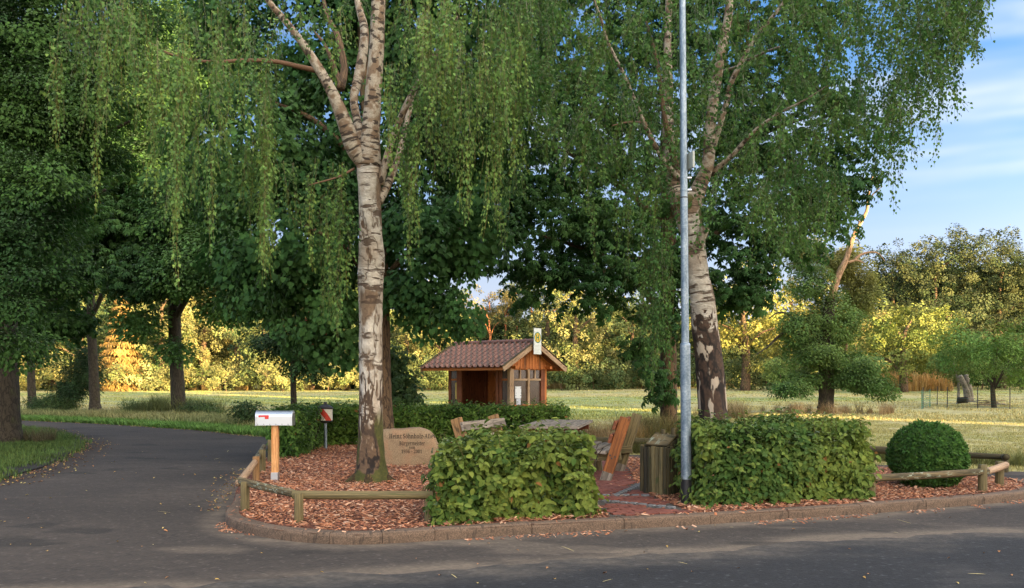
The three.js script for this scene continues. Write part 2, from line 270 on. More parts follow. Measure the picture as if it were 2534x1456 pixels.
// ---- kerb: separate stones along the line
const kerbMat = std({ name: 'concrete kerb', roughness: 0.92, map: tex(1024, 256, (u, v) => { const f = fbm(u * 200, v * 50, 3, 200, 50), m = fbm(u * 3, v * 5 + 2, 5, 3, 5), st = fbm(u * 50, v * 3 + 8, 3, 50, 3); let c = mix3([0.32, 0.262, 0.21], [0.47, 0.385, 0.315], m).map((a) => a * (0.7 + 0.6 * f)); if (st > 0.64) c = mix3(c, [0.24, 0.2, 0.17], smooth(0.64, 0.78, st) * 0.6); if (fbm(u * 90 + 5, v * 40, 2, 90, 40) > 0.78) c = mix3(c, [0.2, 0.18, 0.15], 0.6); return c; }), });
kerbMat.bumpMap = kerbMat.map; kerbMat.bumpScale = 0.012;
{
  const kerb = new THREE.Group(); kerb.name = 'kerb'; kerb.userData.kind = 'structure'; scene.add(kerb);
  const curve = new THREE.CatmullRomCurve3(kerbLine.map(([x, Z]) => V(x, 0, -Z)), false, 'centripetal'), L = curve.getLength(), r = rngOf(5);
  let s = 0, k = 0;
  while (s < L - 0.2) {
    const u = s / L, here = curve.getPointAt(u), left = here.x < -1.2 && -here.z < 16, len = left ? 0.5 : 1.0, e = Math.min(L, s + len), gap = left ? 0.004 : 0.008;
    const back = here.x < -3.4, h = back ? lerp(0.12, 0.03, smooth(-3.4, -4.2, here.x)) : 0.12, wd = 0.14, n = left ? 4 : 4, pos = [], uv = [], idx = [];
    const prof = [[0, -0.12], [0, h - 0.035], [0.006, h - 0.012], [0.022, h], [wd, h], [wd, -0.12]];
    const so = r() * 5, dy = (r() - 0.5) * 0.008, dn = (r() - 0.5) * 0.008;
    for (let a = 0; a <= n; a++) {
      const t = (s + gap / 2 + (e - s - gap) * a / n) / L, c = curve.getPointAt(t), d = curve.getTangentAt(t), N = V(d.z, 0, -d.x);   // outward to the road is on the right of the direction
      if (a === 0) N.multiplyScalar(1);
      let acc = 0; prof.forEach(([o, y], q) => { if (q) acc += Math.hypot(o - prof[q - 1][0], y - prof[q - 1][1]); const wob = (q > 0 && q < 5) ? (noise2(t * L * 7 + so * 9, q * 3.3) - 0.5) * 0.008 : 0; pos.push(c.x + N.x * (o + dn + wob), y + dy + (q === 3 || q === 2 ? wob : 0), c.z + N.z * (o + dn + wob)); uv.push((so + t * L) / 1.6, acc / 0.4); });
      if (a < n) for (let q = 0; q < 5; q++) { const o = a * 6 + q; idx.push(o, o + 6, o + 1, o + 1, o + 6, o + 7); }
    }
    for (const o of [0, n * 6]) for (let q = 1; q < 5; q++) o ? idx.push(o, o + q, o + q + 1) : idx.push(o, o + q + 1, o + q);
    let g = new THREE.BufferGeometry(); g.setAttribute('position', new THREE.Float32BufferAttribute(pos, 3)); g.setAttribute('uv', new THREE.Float32BufferAttribute(uv, 2)); g.setIndex(idx); g = g.toNonIndexed(); g.computeVertexNormals();
    part('kerb_stone' + (k ? '_' + String(k).padStart(3, '0') : ''), g, kerbMat, kerb); k++; s = e;
  }
}
// ---- red brick paving between the two front hedges and under the benches, edged with pale setts
const pavePoly = [[1.02, 8.93], [1.95, 9.2], [1.72, 10.6], [1.75, 12.1], [1.9, 13.9], [1.7, 15.3], [-0.2, 15.3], [-0.6, 12.2], [-0.4, 10.6], [0.95, 10.2]].map(([x, Z]) => [x, -Z]);
struct('paving_bed', sheet(pavePoly, 0.112, 1), std({ name: 'joint sand', color: lin(0.06, 0.05, 0.04), roughness: 1 }));
{
  const pv = new THREE.Group(); pv.name = 'brick_paving'; pv.userData.kind = 'structure'; scene.add(pv);
  const bt = tex(256, 256, (u, v) => { const f = fbm(u * 70, v * 70, 3, 70, 70), m = fbm(u * 6, v * 6, 3, 6, 6); return mix3([0.36, 0.2, 0.165], [0.5, 0.29, 0.24], m).map((a) => a * (0.78 + 0.44 * f)); });
  const mats = [1, 0.86, 1.12, 0.97].map((k) => std({ name: 'red clay brick', map: bt, bumpMap: bt, bumpScale: 0.003, color: lin(k, k * 0.97, k * 0.95), roughness: 0.85 }));
  const geos = [0, 1, 2].map((k) => shiftUV(plank(0.189, 0.05, 0.089, 0.007), k * 0.37, k * 0.21));
  const st = std({ name: 'pale granite sett', map: tex(128, 128, (u, v) => g3(0.38 + 0.5 * (fbm(u * 40, v * 40, 3, 40, 40) - 0.5))), roughness: 0.8 });
  const settGeo = plank(0.1, 0.06, 0.075, 0.012), r = rngOf(77), a0 = 0.3, ca = Math.cos(a0), sa = Math.sin(a0), list = [];
  const lines = [[[1.06, 10.05], [1.82, 9.48]], [[1.32, 10.62], [1.95, 12.1]], [[0.98, 10.55], [1.7, 10.5]]];
  const onLine = (x, Z, d) => lines.some((l) => nearLine(x, Z, l) < d);
  for (let a = -40; a < 70; a++) for (let b = -20; b < 90; b++) {
    const ox = a * 0.2 + (b % 2 ? 0.1 : 0), oz = b * 0.1, x = ox * ca - oz * sa + 1.4, Z = ox * sa + oz * ca + 9; // rows follow the kerb
    if (inPoly(x, -Z, pavePoly) && inPoly(x + 0.08, -Z, pavePoly) && inPoly(x - 0.08, -Z, pavePoly) && !onLine(x, Z, 0.1)) list.push([Z, x]);
  }
  list.sort((p, q) => p[0] - q[0]);
  const rest = new MB(); let k = 0;
  for (const [Z, x] of list) {
    const y = 0.104 + (r() - 0.5) * 0.006, rot = [(r() - 0.5) * 0.02, a0 + (r() - 0.5) * 0.03, (r() - 0.5) * 0.02], g = geos[Math.floor(r() * 3)];
    if (k < 290) part('brick' + (k ? '_' + String(k).padStart(3, '0') : ''), g, mats[Math.floor(r() * 4)], pv, V(x, y, -Z), rot);
    else rest.geo(g, new THREE.Matrix4().makeRotationFromEuler(new THREE.Euler(...rot)).setPosition(x, y, -Z));
    k++;
  }
  if (k > 290) part('brick_' + String(k).padStart(3, '0'), rest.build(), mats[0], pv).userData.kind = 'stuff';
  let q = 0;
  for (const [[ax, az], [bx, bz]] of lines) { const L = Math.hypot(bx - ax, bz - az), n = Math.floor(L / 0.108); for (let j = 0; j < n; j++) { const t = (j + 0.5) / n; part('sett' + (q ? '_' + String(q).padStart(3, '0') : ''), settGeo, st, pv, V(lerp(ax, bx, t), 0.106 + r() * 0.006, -lerp(az, bz, t)), [0, Math.atan2(bz - az, bx - ax) + (r() - 0.5) * 0.1, 0]); q++; } }
}
// ---- bark chips lie loose over the bed, some on the paving and in the gutter
const treeSpots = [[-1.99, 12.1, 0.3], [2.95, 13, 0.3]];
{
  const r = rngOf(21), geos = []; for (let k = 0; k < 1; k++) { const g = new THREE.BufferGeometry(); const p = [-0.5, 0, -0.2, 0.45, 0.05, -0.26, 0.5, 0, 0.16, -0.42, 0.08, 0.24, -0.4, 0.18, -0.1, 0.36, 0.2, -0.12, 0.38, 0.15, 0.1, -0.3, 0.2, 0.12], i = [4, 7, 5, 7, 6, 5, 0, 4, 1, 4, 5, 1, 3, 2, 7, 7, 2, 6, 0, 3, 4, 3, 7, 4, 1, 5, 2, 5, 6, 2]; g.setAttribute('position', new THREE.Float32BufferAttribute(p, 3)); g.setIndex(i); const h = g.toNonIndexed(); h.computeVertexNormals(); geos.push(h); }
  const out = [], tones = [[0.38, 0.145, 0.065], [0.47, 0.21, 0.105], [0.25, 0.095, 0.05], [0.54, 0.32, 0.2], [0.4, 0.17, 0.09], [0.17, 0.07, 0.04]];
  const put = (x, Z, y, s) => { const c = vary(tones[Math.floor(r() * tones.length)], r, 0.2); out.push([x, y, -Z, (r() - 0.5) * 0.9, r() * 6.28, (r() - 0.5) * 0.9, [s * (0.7 + r() * 0.9), s * 0.7, s * (0.7 + r() * 0.5)], ...c]); };
  while (out.length < 42000) { const x = -4.7 + r() * 12, Z = 7.8 + r() * 11.6; if (!inPoly(x, -Z, ISL)) continue; const dens = Z < 13 ? 1 : 0.6; if (r() > dens) continue; if (nearLine(x, Z, kerbLine) < 0.15 && r() < 0.93) continue; if (inPoly(x, -Z, pavePoly) && r() < 0.985) continue; const big = r() < 0.06; put(x, Z, 0.11 + r() * 0.03, big ? 0.065 : 0.024 + r() * 0.022); }
  for (let k = 0; k < 1100; k++) { const t = Math.pow(r(), 0.8), c = kerbLine[Math.floor(4 + t * 17)], d = kerbLine[Math.floor(4 + t * 17) + 1] ?? c, q = r(); const clump = fbm(c[0] * 1.3 + q, c[1] * 2, 3); if (clump < 0.46) continue; put(lerp(c[0], d[0], q) + 0.02 + (r() - 0.5) * 0.12, lerp(c[1], d[1], q) - 0.05 - r() * r() * 0.3, 0.018, 0.02 + r() * 0.02); }
  const o = scatter('bark_chips', geos[0], std({ name: 'bark chip', roughness: 0.9 }), out, scene, 'stuff'); tag(o, 'loose reddish bark chips covering the planted island', 'bark mulch');
}
// ---- dry leaves and straw on the asphalt
{
  const r = rngOf(33), out = [], mb = new MB(); mb.leaf(T_OVATE, [0, 0, -0.5], [-1, 0, 0], [0, 0, 1], [0, 1, 0], 0.6, 1, [1, 1, 1]);
  const put = (x, Z, s, straw) => { const c = vary([[0.45, 0.28, 0.07], [0.3, 0.15, 0.06], [0.38, 0.17, 0.06], [0.52, 0.4, 0.13]][Math.floor(r() * 4)], r, 0.2); out.push([x, 0.026, -Z, (r() - 0.5) * 0.5, r() * 6.28, (r() - 0.5) * 0.5, straw ? [0.007 / 0.6, 0.01, 0.1 + r() * 0.08] : s, ...(straw ? [0.55, 0.45, 0.2] : c)]); };
  for (let k = 0; k < 320; k++) put(-9 + r() * 17, 6.4 + Math.pow(r(), 1.6) * 12, 0.022 + r() * 0.02, r() < 0.15);
  for (let k = 0; k < 420; k++) { const q = Math.floor(r() * 6) + 3, a = vergeLine[q], b = vergeLine[q + 1], t = r(); put(lerp(a[0], b[0], t) + 0.05 + r() * r() * 0.9, -lerp(a[1], b[1], t), 0.03 + r() * 0.02); }
  for (let k = 0; k < 260; k++) { const q = Math.floor(r() * 5) + 2, a = roadLine[q], b = roadLine[q + 1], t = r(); put(lerp(a[0], b[0], t) - 0.2 * r(), -lerp(a[1], b[1], t) - r() * 0.5, 0.035 + r() * 0.02); }
  for (let k = 0; k < 160; k++) { const t = r(), a = kerbLine[4], b = kerbLine[1]; put(lerp(a[0], b[0], t) - 0.1 - r() * r() * 0.5, lerp(a[1], b[1], t) - 0.2, 0.025 + r() * 0.02); }
  const o = scatter('fallen_leaves', mb.build(), std({ name: 'dry leaf', side: THREE.DoubleSide, vertexColors: false }), out, scene, 'stuff'); tag(o, 'dry yellow and brown leaves scattered on the asphalt', 'fallen leaves');
}
// ---- grass
function grassClump(n, rad, h, w, lean, seed) {
  const r = rngOf(seed), mb = new MB();
  for (let k = 0; k < n; k++) {
    const a = r() * 6.28, d = Math.sqrt(r()) * rad, x = Math.cos(a) * d, z = Math.sin(a) * d, hh = h * (0.5 + r() * 0.8), b = r() * 6.28, ln = lean * (0.3 + r()), dx = Math.cos(b) * ln * hh, dz = Math.sin(b) * ln * hh, px = -Math.sin(b) * w, pz = Math.cos(b) * w, c = vary([1, 1, 1], r, 0.35), base = mb.count;
    const pts = [[x - px, -0.02, z - pz], [x + px, -0.02, z + pz], [x + dx * 0.4 + px * 0.7, hh * 0.6, z + dz * 0.4 + pz * 0.7], [x + dx * 0.4 - px * 0.7, hh * 0.6, z + dz * 0.4 - pz * 0.7], [x + dx, hh, z + dz]];
    for (const q of pts) { mb.p.push(...q); mb.n.push(-Math.cos(b) * 0.6, 0.8, -Math.sin(b) * 0.6); mb.uv.push(0, 0); mb.c.push(...c); }
    mb.i.push(base, base + 1, base + 2, base, base + 2, base + 3, base + 3, base + 2, base + 4);
  }
  return mb.build();
}
const SHORT = grassClump(80, 0.36, 0.04, 0.006, 1.1, 1), MEAD = grassClump(60, 0.6, 0.06, 0.012, 1.1, 2), LONG = grassClump(60, 0.3, 0.42, 0.008, 0.5, 3), TUFT = grassClump(70, 0.16, 0.5, 0.006, 0.7, 4), REED = grassClump(60, 0.5, 1.3, 0.02, 0.25, 6);
const onRoad = (x, z) => inPoly(x, z, roadLine) || inPoly(x, z, ISL);
{
  const r = rngOf(55), mown = [], mead = [];
  const view = (x, Z, m = 1.06) => Math.abs(x) < Z * 0.61 * m + 1;
  while (mown.length < 4200) { const Z = 13 + Math.pow(r(), 1.15) * 24, x = (r() - 0.5) * 1.28 * Z * 1.05; if (onRoad(x, -Z) || inPoly(x, -Z, vergeLine)) continue; const m = fieldMix(x, -Z), c = vary(mix3([0.29, 0.33, 0.085], [0.5, 0.42, 0.17], m), r, 0.1); mown.push([x, 0, -Z, 0, r() * 6.28, 0, 0.6 + r() * 0.6, ...c]); }
  while (mead.length < 3500) { const Z = 32 + Math.pow(r(), 1.1) * 88, x = (r() - 0.5) * 1.28 * Z * 1.05; if (onRoad(x, -Z)) continue; const m = fieldMix(x, -Z), c = vary(mix3([0.34, 0.37, 0.1], [0.56, 0.46, 0.2], m), r, 0.1); mead.push([x, hgt(x, -Z), -Z, 0, r() * 6.28, 0, 0.8 + r() * 0.9, ...c]); }
  tag(scatter('grass', SHORT, BLADE, mown, scene, 'stuff'), 'short patchy green and dry mown grass of the near meadow', 'grass');
  tag(scatter(numbered('meadow_grass'), MEAD, BLADE, mead, scene, 'stuff'), 'pale meadow grass stretching to the forest edge', 'grass');
  const ver = [];
  const edge = roadLine.slice(1, 8);
  for (let k = 0; k < 4200; k++) { const q = Math.floor(r() * 6), a = edge[q], b = edge[q + 1], t = r(), off = 0.05 + Math.pow(r(), 1.3) * 4.2, x = lerp(a[0], b[0], t) + off * 0.45, z = lerp(a[1], b[1], t) - off * 0.9; if (onRoad(x, z)) continue; const low = off < 1.1, c = vary(low ? [0.14, 0.28, 0.04] : mix3([0.17, 0.235, 0.06], [0.36, 0.32, 0.14], fbm(x * 0.6, z * 0.6, 3)), r, 0.22); ver.push([x, 0, z, 0, r() * 6.28, 0, low ? [1, 0.25 + r() * 0.2, 1] : [1.1, 0.28 + r() * 0.5, 1.1], ...c]); }
  tag(scatter('verge_grass', LONG, BLADE, ver, scene, 'stuff'), 'long green roadside grass on the far side of the bending road', 'grass');
  const isl = [];
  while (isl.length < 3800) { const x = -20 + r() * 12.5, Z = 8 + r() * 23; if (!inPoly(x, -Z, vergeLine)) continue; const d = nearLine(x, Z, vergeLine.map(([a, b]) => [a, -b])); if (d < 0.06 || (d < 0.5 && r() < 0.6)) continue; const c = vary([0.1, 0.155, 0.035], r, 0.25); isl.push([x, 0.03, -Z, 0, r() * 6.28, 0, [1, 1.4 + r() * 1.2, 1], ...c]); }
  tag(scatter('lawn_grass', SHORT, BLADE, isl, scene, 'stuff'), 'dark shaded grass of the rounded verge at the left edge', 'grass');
  const tufts = [];
  const tuftAt = (x, Z, rad, n, c, s) => { for (let k = 0; k < n; k++) { const a = r() * 6.28, d = Math.sqrt(r()) * rad; const px = x + Math.cos(a) * d * 1.4, pz = -Z + Math.sin(a) * d; tufts.push([px, hgt(px, pz), pz, 0, r() * 6.28, 0, s * (0.6 + r() * 0.8), ...vary(c, r, 0.3)]); } };
  tuftAt(3.9, 21.3, 1.0, 90, [0.22, 0.2, 0.08], 1.0); tuftAt(2.3, 20.4, 0.8, 40, [0.34, 0.26, 0.12], 0.8); tuftAt(1.8, 20.0, 0.9, 40, [0.32, 0.22, 0.12], 0.7);
  tuftAt(14.4, 39, 2.2, 46, [0.42, 0.3, 0.16], 0.8); tuftAt(8.6, 34, 1.0, 30, [0.3, 0.24, 0.12], 1.0);
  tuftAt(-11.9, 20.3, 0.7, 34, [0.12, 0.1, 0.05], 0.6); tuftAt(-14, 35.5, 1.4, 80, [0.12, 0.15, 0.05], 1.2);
  for (let k = 0; k < 260; k++) { const t = r(), a = [1.4, 18.4], b = [9.5, 15]; tuftAt(lerp(a[0], b[0], t), lerp(a[1], b[1], t) + r() * 0.3, 0.15, 1, [0.2, 0.22, 0.08], 0.45); }
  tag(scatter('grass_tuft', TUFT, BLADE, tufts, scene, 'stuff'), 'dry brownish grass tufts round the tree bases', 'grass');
  const reeds = [];
  for (let k = 0; k < 70; k++) { const v = G(2180 + r() * 135, 975 + r() * 3, 0.3), x = 37 + r() * 6, Z = 84 + r() * 3; reeds.push([x, hgt(x, -Z), -Z, 0, r() * 6.28, 0, 0.9 + r() * 0.5, ...vary([0.5, 0.3, 0.1], r, 0.2)]); }
  for (let k = 0; k < 150; k++) { const x = -60 + r() * 120, Z = 112 + r() * 5; reeds.push([x, hgt(x, -Z), -Z, 0, r() * 6.28, 0, 0.6 + r() * 0.5, ...vary([0.4, 0.28, 0.1], r, 0.25)]); }
  tag(scatter('dry_reeds', REED, BLADE, reeds, scene, 'stuff'), 'tall dry golden reeds at the foot of the far trees', 'reeds');
}
// ---------------------------------------------------------------- wood and metal materials
function woodTex(a, b, dark, seed, grain = 26) { return tex(256, 1024, (u, v) => { const w = fbm(u * grain + seed + 1.2 * fbm(u * 3, v * 3 + seed, 2, 3, 3), v * 4 + seed, 4, grain, 4), f = fbm(u * 90, v * 40 + seed, 2, 90, 40), kn = fbm(u * 5 + seed, v * 7, 3, 5, 7); let c = mix3(a, b, smooth(0.3, 0.7, w)); if (kn > 0.68) c = mix3(c, dark, smooth(0.68, 0.82, kn) * 0.8); return c.map((x) => x * (0.88 + 0.24 * f)); }, true, [1 / 0.3, 1 / 1.2]); }
const W = (name, a, b, dark, seed, o = {}) => { const t = woodTex(a, b, dark, seed, o.grain); delete o.grain; return std({ name, map: t, bumpMap: t, bumpScale: 0.004, roughness: 0.8, ...o }); };
const wOrange = W('oiled brown wood', [0.45, 0.26, 0.115], [0.59, 0.355, 0.17], [0.28, 0.15, 0.07], 1);
const wHoney = W('honey-coloured boards', [0.66, 0.37, 0.16], [0.78, 0.48, 0.24], [0.42, 0.2, 0.08], 21);
const wDeep = W('dark stained wood', [0.42, 0.225, 0.13], [0.55, 0.325, 0.2], [0.2, 0.1, 0.05], 2);
const wPale = W('weathered pale wood', [0.58, 0.47, 0.36], [0.72, 0.6, 0.48], [0.4, 0.3, 0.22], 3);
const wGrey = W('grey weathered wood', [0.40, 0.36, 0.31], [0.60, 0.55, 0.49], [0.26, 0.22, 0.18], 4);
const wGreen = W('mossy green impregnated wood', [0.33, 0.29, 0.18], [0.49, 0.43, 0.28], [0.27, 0.29, 0.13], 5);
const wDarkGreen = W('dark algae-covered wood', [0.20, 0.18, 0.10], [0.34, 0.29, 0.17], [0.16, 0.19, 0.07], 6);
const wBlackish = W('almost black wet wood', [0.15, 0.13, 0.08], [0.25, 0.215, 0.135], [0.1, 0.11, 0.05], 31);
const wTan = W('tan post wood', [0.46, 0.33, 0.2], [0.6, 0.46, 0.29], [0.34, 0.26, 0.15], 8);
const wNew = W('fresh pine wood', [0.74, 0.50, 0.29], [0.84, 0.63, 0.41], [0.5, 0.28, 0.14], 7);
const wLichen = std({ name: 'lichen-crusted rail wood', roughness: 0.9, map: tex(256, 1024, (u, v) => { const w = fbm(u * 24, v * 6, 4, 24, 6), l = fbm(u * 16 + 4, v * 40, 4, 16, 40), k = fbm(u * 3, v * 5 + 7, 2, 3, 5); let c = mix3([0.25, 0.22, 0.14], [0.44, 0.37, 0.25], smooth(0.3, 0.7, w)); c = mix3(c, [0.55, 0.57, 0.49], smooth(0.56, 0.68, l) * smooth(0.35, 0.6, k)); return c; }, true, [1, 1]) });
wLichen.bumpMap = wLichen.map; wLichen.bumpScale = 0.006;
const galv = std({ name: 'galvanised steel', metalness: 0.55, roughness: 0.48, map: tex(256, 512, (u, v) => { const s = fbm(u * 20, v * 40, 3, 20, 40), q = fbm(u * 6, v * 3, 3, 6, 3); return mix3([0.40, 0.46, 0.51], [0.66, 0.70, 0.73], clamp(s * 0.9 + (q - 0.5) * 1.2)); }) });
const tin = std({ name: 'bare sheet metal', metalness: 0.9, roughness: 0.32, color: lin(0.5, 0.53, 0.58) });
const iron = std({ name: 'dark weathered metal', metalness: 0.3, roughness: 0.6, color: lin(0.055, 0.05, 0.048) });

// ---------------------------------------------------------------- round-log rails of the island fence
function logRail(name, label, rails, posts, cat = 'fence', group) { // rails [[a, b, r, mat]...], posts [[base, top, r, mat]...]
  const t = thing(name, label, cat, V(0, 0, 0), 0, group);
  rails.forEach(([a, b, r, m], k) => part('rail', limb([a, a.clone().lerp(b, 0.5).add(V(0, -0.006, 0)), b], [r, r * 1.04, r * 0.97], { sides: 12, step: 0.15, rough: 0.035, uvw: 0.3, uvh: 1.2, seed: k * 7 + a.x }), m, t));
  posts.forEach(([x, Z, y0, y1, r, m], k) => part('post', limb([V(x, y0 - 0.1, -Z), V(x, (y0 + y1) / 2, -Z), V(x, y1, -Z)], [r, r, r * 0.97], { sides: 12, step: 0.15, rough: 0.03, uvw: 0.3, uvh: 1.2, seed: k * 5 + x }), m, t));
  return t;
}
const pa = P(593, 1190, 9.55), pb = P(727, 1222, 8.62), pb2 = P(724, 1225, 8.6), pc = P(1072, 1225, 8.6);
const BI = 0.11;
logRail('log_fence', 'low round-log fence with lichen-crusted rails round the left corner of the mulch bed', [
  [pa, pb, 0.042, wLichen], [pb2, pc, 0.043, wGreen], [P(590, 1196, 9.5), P(632, 1142, 12.1), 0.042, wPale], [P(630, 1142, 12.1), P(653, 1105, 15), 0.042, wLichen]],
  [[-2.93, 9.36, BI, 0.43, 0.05, wGreen], [-2.14, 8.56, BI, 0.41, 0.047, wGreen], [-0.84, 8.62, BI, 0.41, 0.047, wGreen], [-3.6, 12.0, BI, 0.47, 0.05, wTan], [-3.85, 13.15, BI, 0.47, 0.052, wGreen], [-4.22, 14.9, BI, 0.5, 0.05, wGreen]]);
logRail('log_fence', 'low mossy round-log fence curving round the boxwood ball at the right kerb end', [
  [P(2160, 1184, 10.25), P(2444, 1167, 10.95), 0.045, wLichen], [P(2440, 1168, 10.95), P(2490, 1151, 11.6), 0.045, wPale]],
  [[4.33, 10.28, BI, 0.42, 0.052, wGreen], [6.03, 10.93, BI, 0.46, 0.055, wGreen], [6.62, 11.58, BI, 0.44, 0.055, wGreen]]);
{
  const pts = [[1.0, 18.3], [3.4, 17.75], [5.2, 16.8], [7.2, 15.3], [8.2, 14.2], [6.95, 12.0]].map(([x, Z], k) => V(x, k === 5 ? 0.46 : 0.26, -Z));
  logRail('log_rail', 'dark low log rail separating the grey path from the meadow', [0, 1, 2, 3, 4].map((k) => [pts[k], pts[k + 1], k > 2 ? 0.05 : 0.07, wDarkGreen]), [0, 1, 2, 3, 4].map((k) => [pts[k].x, -pts[k].z, 0, 0.2, 0.06, wDarkGreen]));
}
// ---------------------------------------------------------------- mailbox
{
  const b = G(680, 1192, BI), t = thing('mailbox', 'silver arched metal mailbox with red flag on a pale wooden post', 'mailbox', V(b.x, BI, b.z), 0.02);
  const k = FOC / -b.z, top = EYE + (HOR - 1017) / k - BI, H = 0.2, w = 0.165, y0 = top - H, L = 0.48;
  part('post', plank(0.09, y0 + 0.02, 0.09, 0.004), wNew, t, V(0.005, (y0 + 0.02) / 2 - 0.02, 0));
  part('metal_sleeve', plank(0.1, 0.14, 0.1, 0.004), tin, t, V(0.003, 0.06, 0));
  const s = new THREE.Shape(); s.moveTo(-w / 2, 0); s.lineTo(w / 2, 0); s.lineTo(w / 2, H - w / 2); s.absarc(0, H - w / 2, w / 2, 0, Math.PI, false); s.lineTo(-w / 2, 0);
  const g = new THREE.ExtrudeGeometry(s, { depth: L, bevelEnabled: true, bevelSize: 0.003, bevelThickness: 0.003, bevelSegments: 2, curveSegments: 24 }); g.rotateY(Math.PI / 2); g.translate(-L / 2, y0, 0);
  part('body', g, tin, t);
  const s2 = new THREE.Shape(); const w2 = w + 0.016; s2.moveTo(-w2 / 2, -0.006); s2.lineTo(w2 / 2, -0.006); s2.lineTo(w2 / 2, H - w / 2); s2.absarc(0, H - w / 2, w2 / 2, 0, Math.PI, false); s2.lineTo(-w2 / 2, -0.006);
  for (const [x, d] of [[L / 2, 0.022], [-L / 2 - 0.012, 0.012]]) { const h = new THREE.ExtrudeGeometry(s2, { depth: d, bevelEnabled: true, bevelSize: 0.002, bevelThickness: 0.002, bevelSegments: 2, curveSegments: 24 }); h.rotateY(Math.PI / 2); h.translate(x, y0, 0); part(x > 0 ? 'door' : 'end_plate', h, tin, t); }
  part('door_pull', plank(0.012, 0.03, 0.03, 0.004), tin, t, V(L / 2 + 0.03, y0 + H - 0.03, 0));
  const f = new THREE.Shape(); f.moveTo(0.07, 0.025); f.lineTo(0.066, -0.028); f.lineTo(0.02, -0.028); f.lineTo(0.016, 0.002); f.lineTo(-0.045, 0.002); f.lineTo(-0.06, -0.006); f.lineTo(-0.075, 0.008); f.lineTo(-0.07, 0.024);
  const fg = new THREE.ExtrudeGeometry(f, { depth: 0.004, bevelEnabled: true, bevelSize: 0.001, bevelThickness: 0.001, bevelSegments: 1 }); fg.translate(-0.135, y0 + 0.115, w / 2 + 0.004); part('flag', fg, std({ name: 'red enamel', color: lin(0.62, 0.03, 0.02), roughness: 0.4 }), t);
  const rv = new THREE.SphereGeometry(0.006, 8, 6); for (let q = 0; q < 6; q++) part('rivet', rv, iron, t, V(-0.22 + q * 0.085, y0 + 0.012, w / 2 + 0.003));
}
// ---------------------------------------------------------------- red and white marker lantern
{
  const b = G(805, 1112, BI), Z = -b.z, k = FOC / Z, y = (v) => EYE + (HOR - v) / k - BI, t = thing('marker_lantern', 'drum-shaped marker with red diagonal stripe and dark cap on a pole', 'marker', V(b.x, BI, b.z));
  part('pole', new THREE.CylinderGeometry(0.032, 0.034, y(1046), 14).translate(0, y(1046) / 2, 0), galv, t);
  const R = 0.145, y1 = y(1043), y2 = y(1010), D = (n, pts, m) => part(n, new THREE.LatheGeometry(pts.map(([x, h]) => new THREE.Vector2(x, h)), 32), m, t);
  const dt = tex(512, 256, (u, v) => { const w = fbm(u * 60, v * 26, 4, 60, 26), base = mix3([0.8, 0.77, 0.68], [0.95, 0.93, 0.87], w); const s = (((u + 0.236 * v) * 2) % 1 + 1) % 1; let c = s > 0.13 && s < 0.42 ? mix3([0.74, 0.15, 0.06], [0.86, 0.25, 0.11], w) : base; if (fbm(u * 140, v * 60 + 4, 3, 140, 60) > 0.7) c = mix3(c, [0.35, 0.3, 0.22], 0.5); return c; });
  part('drum', new THREE.CylinderGeometry(R, R, y2 - y1, 40).translate(0, (y1 + y2) / 2, 0), std({ name: 'painted drum', map: dt, roughness: 0.55 }), t);
  D('base_ring', [[0, y1 - 0.035], [0.05, y1 - 0.035], [0.11, y1 - 0.02], [R + 0.006, y1], [R + 0.006, y1 + 0.02], [R - 0.01, y1 + 0.022]], iron);
  D('cap', [[R - 0.01, y2 - 0.02], [R + 0.01, y2 - 0.02], [R + 0.012, y2 + 0.012], [0.1, y2 + 0.045], [0.04, y2 + 0.072], [0.036, y2 + 0.11], [0.03, y2 + 0.125], [0, y2 + 0.127]], iron);
}
